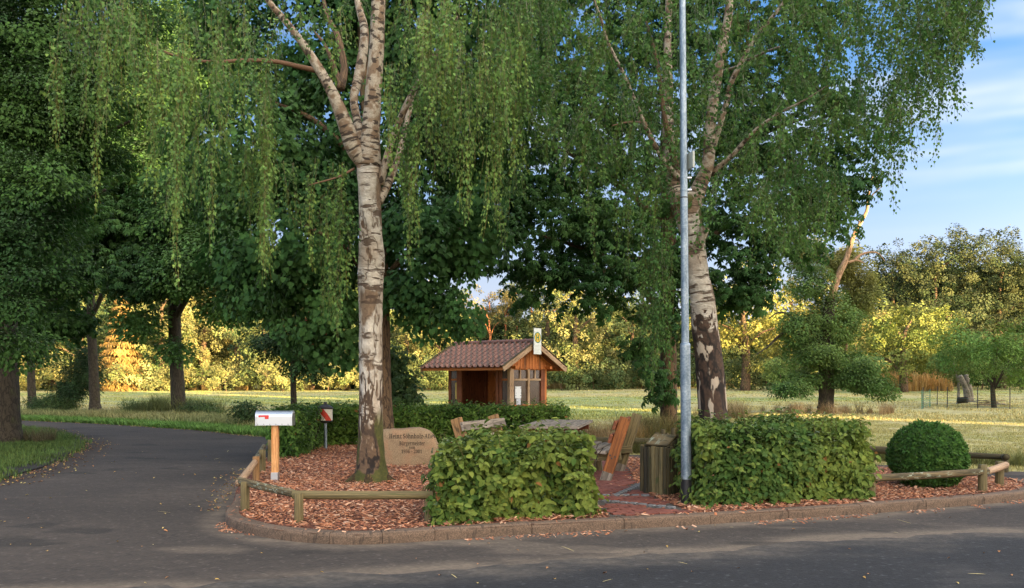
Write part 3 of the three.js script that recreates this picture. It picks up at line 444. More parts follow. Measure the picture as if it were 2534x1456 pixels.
// ---------------------------------------------------------------- engraved boulder
{
  const Z = 14.45, k = FOC / Z, x0 = (1012 - CX) / k, t = thing('memorial_stone', 'tan granite boulder with engraved dark lettering beside the left birch', 'memorial stone', V(x0, BI, -Z));
  const out = [[-0.66, -0.08], [-0.66, 0.25], [-0.62, 0.5], [-0.5, 0.575], [-0.36, 0.6], [-0.2, 0.615], [-0.05, 0.625], [0.1, 0.632], [0.22, 0.625], [0.33, 0.59], [0.41, 0.525], [0.47, 0.42], [0.515, 0.28], [0.52, 0.12], [0.46, 0.02], [0.4, -0.08]].map(([x, y]) => [x, y]);
  const curve = new THREE.CatmullRomCurve3([...out.map(([x, y]) => V(x, y, 0))], true), N = 72, ring = Array.from({ length: N }, (_, q) => curve.getPoint(q / N)), pos = [], idx = [], uv = [], lay = [[0.86, -0.2], [0.97, -0.1], [1.0, 0.0], [0.985, 0.06], [0.95, 0.105], [0.88, 0.14], [0.7, 0.163], [0.45, 0.168], [0.2, 0.17], [0.01, 0.17]];
  lay.forEach(([s, z], a) => ring.forEach((p) => { const x = -0.05 + (p.x + 0.05) * s, y = 0.27 + (p.y - 0.27) * s, w = (noise3(x * 6 + 3, y * 6, z * 8) - 0.5) * 0.05 + (noise3(x * 19, y * 19 + 9, z * 20) - 0.5) * 0.018; pos.push(x + (s > 0.9 ? w : 0), y + (s > 0.9 ? w : 0), z + w * 0.5); uv.push((x + 0.7) / 1.3, (y + 0.1) / 0.8); }));
  for (let a = 0; a < lay.length - 1; a++) for (let q = 0; q < N; q++) { const o = a * N + q, p = a * N + (q + 1) % N; idx.push(o, o + N, p, p, o + N, p + N); }
  const g = new THREE.BufferGeometry(); g.setAttribute('position', new THREE.Float32BufferAttribute(pos, 3)); g.setAttribute('uv', new THREE.Float32BufferAttribute(uv, 2)); g.setIndex(idx); g.computeVertexNormals();
  { const n = g.attributes.normal; if (n.getZ((lay.length - 2) * N) < 0) { const ix = g.index.array; for (let q = 0; q < ix.length; q += 3) { const h = ix[q]; ix[q] = ix[q + 1]; ix[q + 1] = h; } g.computeVertexNormals(); } }
  const w = 1300, h = 800, c = document.createElement('canvas'); c.width = w; c.height = h; const x = c.getContext('2d'), im = x.createImageData(w, h);
  for (let yy = 0; yy < h; yy++) for (let xx = 0; xx < w; xx++) { const a = fbm(xx / 9, yy / 9, 3), b = fbm(xx / 3.2 + 40, yy / 3.2, 2), m = fbm(xx / 160, yy / 160 + 4, 3); let q = mix3([0.50, 0.41, 0.305], [0.68, 0.575, 0.44], a); q = mix3(q, [0.66, 0.48, 0.35], smooth(0.5, 0.75, m) * 0.4); if (b > 0.76) q = mix3(q, [0.27, 0.22, 0.18], 0.65); if (b < 0.22) q = mix3(q, [0.82, 0.75, 0.66], 0.7); const o = (yy * w + xx) * 4; im.data[o] = q[0] * 255; im.data[o + 1] = q[1] * 255; im.data[o + 2] = q[2] * 255; im.data[o + 3] = 255; }
  x.putImageData(im, 0, 0);
  const px = (u, v) => [((u - CX) / k - x0 + 0.7) / 1.3 * w, h - ((EYE + (HOR - v) / k - BI + 0.1) / 0.8) * h];
  x.fillStyle = '#2a1e14'; x.textBaseline = 'alphabetic';
  const line = (s, u0, u1, v, px0, wt) => { const [a, yy] = px(u0, v), [b] = px(u1, v); x.font = wt + ' ' + px0 + 'px serif'; const m = x.measureText(s).width; x.save(); x.translate(a, yy); x.scale((b - a) / m, 1); x.fillText(s, 0, 0); x.lineWidth = 1.2; x.strokeStyle = '#2a1e14'; x.strokeText(s, 0, 0); x.restore(); };
  line('Heinz Söhnholz-Allee', 966, 1080, 1084, 106, 'bold'); line('Bürgermeister', 991, 1054, 1101, 92, 'bold'); line('von', 1015, 1030, 1110, 76, 'bold'); line('1956 – 2001', 996, 1047, 1120, 84, 'bold');
  const ct = new THREE.CanvasTexture(c); ct.colorSpace = THREE.SRGBColorSpace;
  part('stone', g, std({ name: 'tan granite', map: ct, roughness: 0.85, bumpMap: ct, bumpScale: 0.004 }), t);
}
// ---------------------------------------------------------------- benches, table, litter bin
function bench(label, pos, dir, mats, len) {                      // dir = [x, z] from near leg to far leg; seat is on the left of it
  const t = thing('wooden_bench', label, 'bench', pos, Math.atan2(-dir[1], dir[0]), 'slatted benches at the picnic table');
  const leg = (x) => { // local x along the bench, z towards the back (local +z is to the right of dir)
    const g = plank(0.085, 1.02, 0.15, 0.008); const l = part('leg', g, x ? mats.far : mats.leg, t, V(x, 0.42, 0.05), [0.31, 0, 0]);
    part('leg_foot', plank(0.089, 0.24, 0.154, 0.006), wGrey, l, V(0, -0.42, 0));
    const fl = part('front_leg', plank(0.08, 0.42, 0.12, 0.008), mats.under, t, V(x, 0.17, -0.42), [-0.12, 0, 0]);
    part('seat_bearer', plank(0.06, 0.11, 0.66, 0.006), mats.under, t, V(x + (x < len / 2 ? 0.074 : -0.074), 0.335, -0.2), [-0.08, 0, 0]);
    for (let q = 0; q < 3; q++) part('bolt', new THREE.CylinderGeometry(0.012, 0.012, 0.014, 10).rotateZ(Math.PI / 2), iron, l, V(x < len / 2 ? -0.045 : -0.045, -0.06 - (q % 2) * 0.035, -0.04 + q * 0.035));
  };
  leg(0); leg(len);
  for (let q = 0; q < 3; q++) part('seat_slat', plank(len + 0.24, 0.045, 0.13, 0.01), wGrey, t, V(len / 2, 0.415 + q * 0.012, -0.12 - q * 0.155), [0.06, 0, 0]);
  for (const [y, z] of [[0.8, 0.062], [0.61, 0.0]]) part('back_slat', plank(len + 0.2, 0.13, 0.045, 0.01), mats.slat, t, V(len / 2, y, z), [0.31, 0, 0]);
  return t;
}
bench('brown and grey slatted bench seen from its side near the litter bin', V(1.4, BI, -12.05), [0.27, -0.963], { leg: wOrange, far: wGreen, under: wGreen, slat: wDeep }, 1.3);
bench('pale weathered bench mostly hidden behind the left front hedge', V(-0.1, BI, -12.75), [-0.4, 0.917], { leg: wTan, far: wTan, under: wGreen, slat: wGrey }, 1.2);
{
  const a = V(0.09, 0, -12.5), ang = Math.atan2(0.98, 0.2), t = thing('picnic_table', 'grey weathered plank picnic table behind the left front hedge', 'table', V(0.72, BI, -13.35), Math.PI / 2 - 0.2);
  for (let q = 0; q < 6; q++) part('plank', shiftUV(plank(2.0, 0.045, 0.138, 0.008), q * 0.2, q * 0.31), wGrey, t, V((q % 2) * 0.015, 0.745, -0.36 + q * 0.146), [(q % 3 - 1) * 0.01, 0, 0]);
  for (const x of [-0.75, 0.75]) { part('crosspiece', plank(0.09, 0.09, 0.8, 0.006), wDeep, t, V(x, 0.675, 0)); for (const z of [-0.25, 0.25]) part('leg', plank(0.09, 0.68, 0.1, 0.006), wDeep, t, V(x, 0.31, z)); }
  part('rail', plank(1.5, 0.09, 0.05, 0.006), wDeep, t, V(0, 0.36, 0));
}
{
  const t = thing('litter_bin', 'dark wooden slatted litter bin with gabled lid beside the lamp post', 'litter bin', V(1.955, BI, -10.85), Math.PI / 4 - 0.12), r = rngOf(9), S = 0.45;
  for (const [f, n] of [[0, 7], [1, 7], [2, 7], [3, 7]]) for (let q = 0; q < n; q++) { const h = 0.6 + (r() - 0.5) * 0.03, p = V(-S / 2 + (q + 0.5) * S / n, h / 2, S / 2).applyAxisAngle(V(0, 1, 0), f * Math.PI / 2); part('slat', shiftUV(plank(S / n - 0.011, h, 0.03, 0.003), r(), r()), r() < 0.25 ? wGreen : r() < 0.5 ? wBlackish : wDarkGreen, t, p, [(r() - 0.5) * 0.01, f * Math.PI / 2, (r() - 0.5) * 0.015]); }
  part('inner_bin', new THREE.CylinderGeometry(0.16, 0.15, 0.5, 20).translate(0, 0.26, 0), iron, t);
  for (const s of [-1, 1]) { part('lid_board', plank(0.215, 0.024, 0.36, 0.004), wLichen, t, V(s * 0.088, 0.675, 0), [0, 0, -s * 0.62]); }
  for (const s of [-1, 1]) { part('lid_gable', new THREE.ExtrudeGeometry(new THREE.Shape([[-0.18, 0], [0.18, 0], [0, 0.1]].map(([x, y]) => new THREE.Vector2(x, y))), { depth: 0.02, bevelEnabled: false }), wDarkGreen, t, V(0, 0.6, s > 0 ? 0.17 : -0.19)); }
}
{ // stakes standing round the foot of the chestnut
  const t = thing('stake_palisade', 'short row of dark wooden stakes behind the litter bin', 'palisade'), r = rngOf(12);
  for (let q = 0; q < 9; q++) { const x = 2.15 + q * 0.088, Z = 12.6 + Math.sin(q * 0.5) * 0.18, h = 0.62 + r() * 0.14; part('stake', limb([V(x, BI - 0.05, -Z), V(x, BI + h * 0.5, -Z), V(x + (r() - 0.5) * 0.02, BI + h, -Z)], [0.038, 0.038, 0.034], { sides: 9, rough: 0.04, uvw: 0.3, uvh: 1.2, seed: q }), wDarkGreen, t); }
}
// ---------------------------------------------------------------- lamp post
{
  const b = G(1699, 1249, BI), Z = -b.z, k = FOC / Z, y = (v) => EYE + (HOR - v) / k - BI, t = thing('lamp_post', 'tall galvanised steel lamp post with black foot beside the right hedge', 'lamp post', V(b.x, BI, b.z));
  t.rotation.z = 0.008;
  const cyl = (n, r0, r1, a, c, m) => part(n, new THREE.CylinderGeometry(r1, r0, c - a, 28).translate(0, (a + c) / 2, 0), m, t);
  const g2 = galv.clone(); g2.map = galv.map.clone(); g2.map.repeat.set(1, 3);
  cyl('foot_sleeve', 0.0635, 0.0635, -0.1, y(1186), std({ name: 'black plastic sleeve', color: lin(0.012, 0.012, 0.014), roughness: 0.5 }));
  cyl('lower_tube', 0.0585, 0.0585, y(1186) - 0.01, y(855), g2);
  part('shoulder', new THREE.LatheGeometry([[0.0585, y(855)], [0.0555, y(851)], [0.046, y(849)], [0.043, y(848)]].map(([a, c]) => new THREE.Vector2(a, c)), 28), galv, t);
  cyl('middle_tube', 0.043, 0.0425, y(849), y(487), g2); cyl('upper_tube', 0.0405, 0.034, y(487.5), 7.2, g2);
  cyl('joint', 0.0445, 0.0445, y(491), y(488), iron);
  for (const v of [440, 472, 562]) cyl('clamp_band', 0.0445, 0.0445, y(v + 3), y(v - 3), galv);
  const d = part('door', new THREE.CylinderGeometry(0.0596, 0.0596, y(1060) - y(1143), 12, 1, true, 0.1, 0.75).translate(0, (y(1060) + y(1143)) / 2, 0), g2, t); 
  part('sign_bracket', plank(0.05, 0.02, 0.02, 0.004), tin, t, V(0.065, y(470), 0)); part('sign_bracket', plank(0.05, 0.02, 0.02, 0.004), tin, t, V(0.065, y(440), 0));
  part('small_sign', plank(0.028, y(378) - y(418), 0.2, 0.004), std({ name: 'grey sign board', color: lin(0.35, 0.37, 0.33), roughness: 0.5 }), t, V(0.075, (y(378) + y(418)) / 2 , -0.02)).rotation.y = 0.25;
}
// ---------------------------------------------------------------- bus shelter
{
  const LEN = 2.95, WID = 2.1, Zc = 29.5, base = P(1262, HOR, Zc), GY = 0.02;
  // local x: along the gable away from the near corner; local z: along the open front away from it
  const gx = [0.63, -0.777], t = thing('bus_shelter', 'small brown wooden bus shelter with red tiled gable roof in the meadow', 'shelter', V(base.x, GY, base.z), Math.atan2(0.777, 0.63));
  // with that turn local +x is the gable direction; the front runs along local -z
  const m = wDeep, mo = wHoney, mp = wPale, H = 1.93, HA = 2.88;
  const pl = (n, x, y, z, sx, sy, sz, mat, rot, par = t) => part(n, plank(sx, sy, sz, 0.006), mat, par, V(x, y, z), rot);
  part('floor', plank(WID, 0.08, LEN, 0.01), std({ name: 'concrete', color: lin(0.25, 0.24, 0.22) }), t, V(WID / 2, 0.02, -LEN / 2));
  // posts: near corner, front posts, corners
  const F = (f) => -f * LEN;                                       // place along the front
  for (const [z, mat] of [[-0.06, wPale], [F(0.145), m], [F(0.2), m], [F(0.79), m], [F(0.83), m], [F(0.97), m]]) pl('front_post', 0.05, H / 2, z, 0.1, H, 0.12, mat);
  for (const [x, mat] of [[0.16, wPale], [WID * 0.51, wPale], [WID * 0.88, m], [WID * 0.94, m], [WID - 0.03, mo]]) pl('gable_post', x, H / 2, -0.05, 0.11, H, 0.1, mat);
  for (const [x, z] of [[WID - 0.06, F(0.97)], [WID - 0.06, F(0.5)]]) pl('back_post', x, H / 2, z, 0.12, H, 0.12, m);
  // plank walls: back, far end, low parapet
  const wall = (n, x, z, alongX, len, y0, y1, k0) => { const c = Math.round(len / 0.13); for (let q = 0; q < c; q++) { const o = (q + 0.5) * len / c; const g = shiftUV(plank(alongX ? len / c - 0.008 : 0.022, y1 - y0, alongX ? 0.022 : len / c - 0.008, 0.003), q * 0.17 + k0, q * 0.29); part('plank', g, q % 3 === 1 && n !== 'back' ? wDeep : n === 'back' ? wHoney : m, t, V(alongX ? x + o : x, (y0 + y1) / 2, alongX ? z : z - o)); } };  // back planks take a lighter wood, standing in for light inside the shelter
  wall('back', WID - 0.01, -0.05, false, LEN - 0.1, 0.05, H + 0.2, 0.1); wall('end', 0.05, F(0.99), true, WID - 0.1, 0.05, H, 0.4);
  wall('gable', 0.12, -0.028, true, WID - 0.2, 0.05, 0.62, 0.7);
  wall('front', 0.03, -0.1, false, 0.34, 0.05, 0.62, 0.2); wall('front', 0.03, F(0.84), false, 0.36, 0.05, 0.62, 0.6);
  // diagonal braces and a rail inside on the back wall
  for (const s of [-1, 1]) pl('brace', WID - 0.06, 0.98, F(0.5) + s * 0.48, 0.05, 1.85, 0.13, wOrange, [s * 0.5, 0, 0]);
  pl('bench_board', WID - 0.25, 0.46, F(0.5), 0.36, 0.05, LEN - 0.5, m); pl('wall_rail', WID - 0.05, 0.62, F(0.5), 0.05, 0.1, LEN - 0.3, m);
  // transoms and panes
  const glass = new THREE.MeshPhysicalMaterial({ name: 'dusty window pane', transmission: 0.75, thickness: 0, roughness: 0.15, color: lin(0.3, 0.2, 0.16) });
  const win = (n, x0, x1, y0, y1, onFront) => { const g = plank(onFront ? 0.008 : x1 - x0, y1 - y0, onFront ? x1 - x0 : 0.008, 0.001); part('window_pane', g, glass, t, onFront ? V(0.03, (y0 + y1) / 2, -(x0 + x1) / 2) : V((x0 + x1) / 2, (y0 + y1) / 2, -0.06)); };
  const wx = [[0.215, WID * 0.51 - 0.055], [WID * 0.51 + 0.055, WID * 0.88 - 0.055]];
  for (const [a, b] of wx) {
    win('w', a, b, 0.64, 1.5); pl('transom', (a + b) / 2, 1.53, -0.045, b - a, 0.07, 0.07, wPale); pl('head_rail', (a + b) / 2, 1.9, -0.045, b - a, 0.05, 0.07, mo); pl('sill', (a + b) / 2, 0.62, -0.03, b - a, 0.05, 0.09, mo);
    const c = (a + b) / 2; pl('mullion', c, 1.72, -0.045, 0.06, 0.32, 0.06, wPale); win('w', a, c - 0.03, 1.57, 1.87); win('w', c + 0.03, b, 1.57, 1.87);
  }
  for (const [a, b] of [[0.12, 0.37], [LEN * 0.845, LEN * 0.95]]) { pl('transom', 0.05, 1.53, -(a + b) / 2, 0.06, 0.06, b - a, mo); win('w', a, b, 0.64, 1.5, true); win('w', a, b, 1.56, 1.9, true); }
  pl('wall_plate', 0.05, H + 0.03, -LEN / 2, 0.11, 0.1, LEN + 0.5, mo); pl('wall_plate', WID - 0.05, H + 0.03, -LEN / 2, 0.11, 0.1, LEN + 0.5, mo); pl('tie_beam', WID / 2, H + 0.03, -0.05, WID - 0.22, 0.1, 0.1, mo);
  // gable boards with cover strips
  const half = WID / 2, ov = 0.76, rise = HA - H, slope = 0.5, oh = 0.33;
  for (let q = 0; q < 18; q++) { const x = -0.5 + (q + 0.5) * (WID + 1.0) / 18, h = Math.max(0.03, HA - 0.06 - Math.abs(x - half) * slope - H); const g = plank((WID + 1.0) / 18 - 0.012, h, 0.022, 0.003); part('gable_board', shiftUV(g, q * 0.2, q * 0.13), q % 5 === 2 ? wOrange : wHoney, t, V(x, H + h / 2 - 0.02 + (Math.abs(x - half) > half ? 0 : 0), 0.02)); pl('cover_strip', x + (WID + 1.0) / 36, H + h / 2 - 0.05, 0.04, 0.035, Math.max(0.02, h - 0.05), 0.018, mo); }
  // roof: boards, rafters and S-shaped clay tiles
  const ang = Math.atan(slope), run = half + ov, sl = run / Math.cos(ang), z0 = oh, z1 = -LEN - 0.62, zl = z0 - z1;
  const tile = (() => {
    const w = 0.262, l = 0.345, n = 12, pr = []; for (let q = 0; q <= n; q++) { const u = q / n; pr.push([-w / 2 + u * w, u < 0.42 ? 0.068 * Math.sin(u / 0.42 * Math.PI) : -0.016 * Math.sin((u - 0.42) / 0.58 * Math.PI)]); }
    const pos = [], idx = [], uv = []; for (const [y, lift] of [[0, 0], [l, -0.002]]) for (const d of [0, -0.014]) pr.forEach(([x, h], q) => { pos.push(x, h + d + lift, y); uv.push(q / n * 0.3, y); });
    const R = n + 1, quad = (a, b, c, d) => idx.push(a, b, c, b, d, c);
    for (let q = 0; q < n; q++) { quad(q + 2 * R, q + 1 + 2 * R, q, q + 1); quad(q + R, q + 1 + R, q + 3 * R, q + 1 + 3 * R); quad(q + 2 * R + R, q + 1 + 3 * R, q + 2 * R, q + 1 + 2 * R); quad(q, q + 1, q + R, q + 1 + R); }
    let g = new THREE.BufferGeometry(); g.setAttribute('position', new THREE.Float32BufferAttribute(pos, 3)); g.setAttribute('uv', new THREE.Float32BufferAttribute(uv, 2)); g.setIndex(idx); g = g.toNonIndexed(); g.computeVertexNormals(); return g;
  })();
  const tt = tex(256, 256, (u, v) => { const f = fbm(u * 60, v * 60, 3, 60, 60), mm = fbm(u * 7, v * 7, 4, 7, 7); let c = mix3([0.43, 0.265, 0.195], [0.62, 0.43, 0.345], mm).map((a) => a * (0.85 + 0.3 * f)); if (fbm(u * 22 + 3, v * 22, 4, 22, 22) > 0.6) c = mix3(c, [0.22, 0.2, 0.14], 0.75); return c; });
  const tm = [1, 0.88, 1.12, 0.96].map((k) => std({ name: 'clay roof tile', map: tt, color: lin(k, k * 0.97, k * 0.97), roughness: 0.5, side: THREE.DoubleSide })), r = rngOf(41);
  const roof = new THREE.Group(); roof.name = 'roof'; t.add(roof);
  for (const s of [-1, 1]) {
    const side = (d, out) => { const x = half + s * d * Math.cos(ang), y = HA - d * Math.sin(ang); return [x + s * Math.sin(ang) * out, y + Math.cos(ang) * out]; };
    const [bx, by] = side(sl / 2, -0.045); part('roof_boarding', plank(sl, 0.024, zl - 0.06, 0.003), m, roof, V(bx, by, (z0 + z1) / 2), [0, 0, -s * ang]);
    const rows = 6, cols = 15;
    for (let a = 0; a < rows; a++) for (let b = 0; b < cols; b++) {
      const d = sl + 0.03 - a * (sl - 0.06) / rows, [x, y] = side(d + (r() - 0.5) * 0.018, 0.012 + (r() - 0.5) * 0.012), z = lerp(z0 - 0.16, z1 + 0.16, b / (cols - 1));
      const o = part('tile', tile, tm[Math.floor(r() * 4)], roof, V(x, y, z)); o.name = 'roof_tile'; o.rotation.order = 'YXZ'; o.rotation.set(-ang + 0.035, s < 0 ? Math.PI / 2 : -Math.PI / 2, (r() - 0.5) * 0.02); if (s > 0) { }
    }
    for (const z of [z0 + 0.012, z1 - 0.012]) { const [x, y] = side(sl / 2 + 0.02, -0.075); part('bargeboard', plank(sl + 0.08, 0.17, 0.03, 0.005), wPale, roof, V(x, y, z), [0, 0, -s * ang]); const [cx, cy] = side(sl / 2 + 0.02, 0.045); part('verge_cap', plank(sl + 0.08, 0.025, 0.07, 0.006), wDarkGreen, roof, V(cx, cy, z), [0, 0, -s * ang]); }
    const [ex, ey] = side(sl - 0.02, -0.09); part('eave_board', plank(0.03, 0.11, zl - 0.08, 0.005), mo, roof, V(ex, ey, (z0 + z1) / 2));
    for (let q = 0; q < 5; q++) { const [x, y] = side(sl / 2, -0.1); part('rafter', plank(sl - 0.06, 0.09, 0.06, 0.005), m, roof, V(x, y, lerp(z0 - 0.25, z1 + 0.25, q / 4)), [0, 0, -s * ang]); }
  }
  for (let q = 0; q < 9; q++) { const L = zl / 9, g = new THREE.CylinderGeometry(0.1, 0.118, L + 0.04, 14, 1, false, -Math.PI / 2, Math.PI); g.rotateX(-Math.PI / 2); const o = part('ridge_tile', g, tm[q % 4].clone(), roof, V(half, HA - 0.01, z0 - (q + 0.5) * L), [0.03, 0, 0]); o.material.side = THREE.DoubleSide; part('ridge_collar', new THREE.TorusGeometry(0.113, 0.014, 6, 14, Math.PI), tm[1], roof, V(half, HA - 0.01, z0 - q * L - 0.03)); }
  // notices in the window and a timetable frame
  const paper = (w, h, sx) => tex(128, 128, (u, v) => { const ln = (Math.floor(v * 22) % 2 === 0) && fbm(u * 30 + sx, Math.floor(v * 22) * 3.1, 2) > 0.42 && u > 0.1 && u < 0.9 && v > 0.12 && v < 0.8; return ln ? [0.6, 0.62, 0.66] : [0.86, 0.87, 0.88]; });
  part('notice', plank(0.34, 0.42, 0.006, 0.001), std({ name: 'paper notice', map: paper(1, 1, 2) }), t, V(0.215 + 0.3, 1.08, -0.05)); part('notice', plank(0.24, 0.24, 0.006, 0.001), std({ name: 'paper notice', color: lin(0.5, 0.53, 0.6) }), t, V(0.215 + 0.32, 0.74, -0.05), [0, 0, 0.06]);
  part('timetable', plank(0.02, 0.6, 0.14, 0.004), std({ name: 'yellow timetable frame', color: lin(0.55, 0.4, 0.1), roughness: 0.5 }), t, V(0.02, 1.12, F(0.855)));
  // bus stop sign: a thing of its own on the gable
  const c = document.createElement('canvas'); c.width = 256; c.height = 560; const x = c.getContext('2d');
  x.fillStyle = '#d9dcd6'; x.fillRect(0, 0, 256, 560);
  x.fillStyle = '#17703f'; x.beginPath(); x.arc(128, 200, 118, 0, 7); x.fill(); x.fillStyle = '#e6b528'; x.beginPath(); x.arc(128, 200, 96, 0, 7); x.fill();
  x.fillStyle = '#17703f'; x.fillRect(76, 134, 30, 132); x.fillRect(150, 134, 30, 132); x.fillRect(76, 186, 104, 28);
  x.fillStyle = '#b9beb8'; for (const [yy, w] of [[372, 150], [398, 120], [452, 170], [486, 130], [520, 180]]) x.fillRect(30, yy, w, 7);
  const ct = new THREE.CanvasTexture(c); ct.colorSpace = THREE.SRGBColorSpace;
  const s = thing('bus_stop_sign', 'white plate with green and yellow H disc at the shelter gable', 'sign', new THREE.Vector3(half - 0.05, 2.78, oh + 0.1).applyAxisAngle(V(0, 1, 0), t.rotation.y).add(t.position), t.rotation.y);
  const face = new THREE.PlaneGeometry(0.42, 0.9), pm = std({ name: 'sign print', map: ct, roughness: 0.5 });
  part('plate', plank(0.43, 0.92, 0.02, 0.004), std({ name: 'white enamel', color: lin(0.62, 0.63, 0.6), roughness: 0.5 }), s, V(0, 0.1, 0)); part('printed_face', face, pm, s, V(0, 0.1, 0.0125)); part('bracket', plank(0.05, 0.5, 0.06, 0.006), iron, s, V(0, -0.05, -0.045));
}
// ---------------------------------------------------------------- hedges of hornbeam leaves
const twig = std({ name: 'dark twigs', color: lin(0.035, 0.028, 0.018), roughness: 1 });
function hedge(label, name, foot, y0, y1, opt) {                    // foot: plan outline [x, Z] of a straight clipped hedge (4 corners)
  const { n, size, tones, seed, drop = 0, parts = 0, group } = opt, r = rngOf(seed), t = thing(name, label, 'hedge', V(0, 0, 0), 0, group);
  const [A, B, C, D] = foot.map(([x, Z]) => V(x, 0, -Z));          // A-B front, D-C back
  const mb = new MB(); mb.leaf(T_OVATE, [0, -0.0, 0], [1, 0, 0], [0, 1, 0], [0, 0, 1], 0.62, 1, [1, 1, 1]); const geo = mb.build();
  const list = [], at = (u, w) => { const f = A.clone().lerp(B, u), b = D.clone().lerp(C, u); return f.lerp(b, w); };
  const front = A.clone().sub(D).normalize(), side = B.clone().sub(A).normalize();
  const lenU = A.distanceTo(B), lenW = A.distanceTo(D), Hh = y1 - y0, areas = [lenU * Hh * 1.15, lenU * Hh * 0.55, lenW * Hh, lenW * Hh, lenU * lenW], tot = areas.reduce((a, b) => a + b);
  const tw = [];
  for (let k = 0; k < n; k++) {
    let q = r() * tot, f = 0; while (q > areas[f]) { q -= areas[f]; f++; }
    let u = r(), w = r(), h = r(), N;
    const depth = Math.pow(r(), 1.6) * 0.17;
    if (f === 0) { w = 0; N = front.clone(); } else if (f === 1) { w = 1; N = front.clone().negate(); } else if (f === 2) { u = 0; N = side.clone().negate(); } else if (f === 3) { u = 1; N = side.clone(); } else { h = 1; N = V(0, 1, 0); }
    const p = at(u, w); p.y = lerp(y0 + 0.02, y1 - drop * smooth(0.3, 0, u), h);
    const bulge = (fbm(p.x * 2.3 + seed, p.y * 3 + p.z * 2.1, 3) - 0.5) * 0.3 + (r() < 0.09 ? r() * 0.13 : 0);
    const corner = f < 4 ? -0.1 * smooth(0.82, 1, h) * (r() < 0.8 ? 1 : 0.2) : -0.06 * Math.max(smooth(0.85, 1, w), smooth(0.15, 0, w));
    const pocket = 0.11 * smooth(0.5, 0.38, fbm(p.x * 7 + p.z * 4 + seed, p.y * 8 + p.z * 5, 2));
    p.addScaledVector(N, bulge + corner - depth - pocket);
    if (p.y < y0 + 0.01) continue;
    // leaf faces outward and up, its tip hangs down and out
    const nrm = N.clone().multiplyScalar(0.8).add(V((r() - 0.5) * 1.1, 0.55 + (r() - 0.5) * 0.9, (r() - 0.5) * 1.1)).normalize();
    const tip = V((r() - 0.5) * 1.6, -0.55 + r() * 0.7, (r() - 0.5) * 1.6).addScaledVector(N, 0.55); tip.addScaledVector(nrm, -tip.dot(nrm)).normalize();
    const m = new THREE.Matrix4().makeBasis(V(0, 0, 0).crossVectors(tip, nrm).normalize(), tip, nrm), e = new THREE.Euler().setFromRotationMatrix(m, 'YXZ');
    const pt = fbm(p.x * 1.6 + seed * 3, p.y * 2 + p.z * 1.3, 3), c = vary(mix3(tones[0], tones[1], clamp((pt - 0.3) * 2 + (r() - 0.5) * 0.7)), r, 0.22), cc = r() < 0.006 ? [0.3, 0.14, 0.04] : c;
    list.push([p.x, p.y, p.z, e.x, e.y, e.z, size * (0.5 + r() * 0.85), ...cc, depth]);
  }
  const shoots = new MB();                                          // unclipped young shoots standing out of the top and sides
  for (let k = 0; k < Math.round(lenU * 24); k++) {
    const topside = r() < 0.6, u = r(), w = topside ? r() : 0, p = at(u, w); p.y = topside ? y1 - drop * smooth(0.3, 0, u) - 0.07 : lerp(y0 + 0.1, y1 - 0.1, r());
    const d = (topside ? V((r() - 0.5) * 0.9, 1, (r() - 0.5) * 0.9) : front.clone().add(V((r() - 0.5) * 1.2, (r() - 0.4) * 0.9, (r() - 0.5) * 0.5))).normalize(), L = 0.1 + r() * 0.12, e = p.clone().addScaledVector(d, L);
    shoots.geo(limb([p.clone().addScaledVector(d, -0.08), p.clone().addScaledVector(d, L * 0.5), e], [0.004, 0.003, 0.002], { sides: 4, step: 0.1, cap: false }));
    for (let q = 0; q < 6; q++) { const o = p.clone().addScaledVector(d, L * (0.25 + q * 0.15)), a = q * 2.4 + r(), nrm = d.clone().multiplyScalar(0.9).add(V((r() - 0.5) * 0.8, 0.6, (r() - 0.5) * 0.8)).normalize(), tip = V(Math.cos(a), (r() - 0.5) * 0.7, Math.sin(a)); tip.addScaledVector(nrm, -tip.dot(nrm)).normalize(); const f = new THREE.Euler().setFromRotationMatrix(new THREE.Matrix4().makeBasis(V(0, 0, 0).crossVectors(tip, nrm).normalize(), tip, nrm), 'YXZ'); list.push([o.x, o.y, o.z, f.x, f.y, f.z, size * (0.55 + r() * 0.5), ...vary(mix3(tones[0], tones[1], 0.35 + 0.5 * r()), r, 0.2), 1]); }
  }
  part('shoots', shoots.build(), std({ name: 'young hedge shoot', color: lin(0.12, 0.09, 0.03), roughness: 0.9 }), t);
  const big = list.filter((l) => l[10] < 0.015).slice(0, parts), rest = list.filter((l) => !big.includes(l));
  if (parts) {
    const cols = 8, ms = []; for (let k = 0; k < cols; k++) { const c = mix3(tones[0], tones[1], k / (cols - 1)); ms.push(leafMat('hedge leaf', { vertexColors: false, color: lin(...vary(c, r, 0.15)) })); }
    big.forEach((l, k) => { const o = part('leaf', geo, ms[k % cols], t, V(l[0], l[1], l[2])); o.rotation.set(l[3], l[4], l[5], 'YXZ'); o.scale.setScalar(l[6]); });
  }
  scatter('foliage', geo, LEAF, rest, t, 'stuff');
  const core = new MB();                                            // inner stems and twigs
  const st = Math.round(lenU * 9); for (let k = 0; k < st; k++) { const p = at((k + r()) / st, 0.25 + r() * 0.5); for (let q = 0; q < 5; q++) { const d = V((r() - 0.5) * 0.5, 0, (r() - 0.5) * 0.5), a = V(p.x, y0 - 0.05 + q * 0.12, p.z), b = a.clone().add(d.clone().multiplyScalar(0.6)).setY(lerp(y0, y1, 0.5 + r() * 0.25)), e = p.clone().add(d).setY(lerp(y0, y1, 0.75 + r() * 0.2)); core.geo(limb([a, b, e], [0.012, 0.007, 0.004], { sides: 5, step: 0.3, cap: false })); } }
  part('stems', core.build(), twig, t);
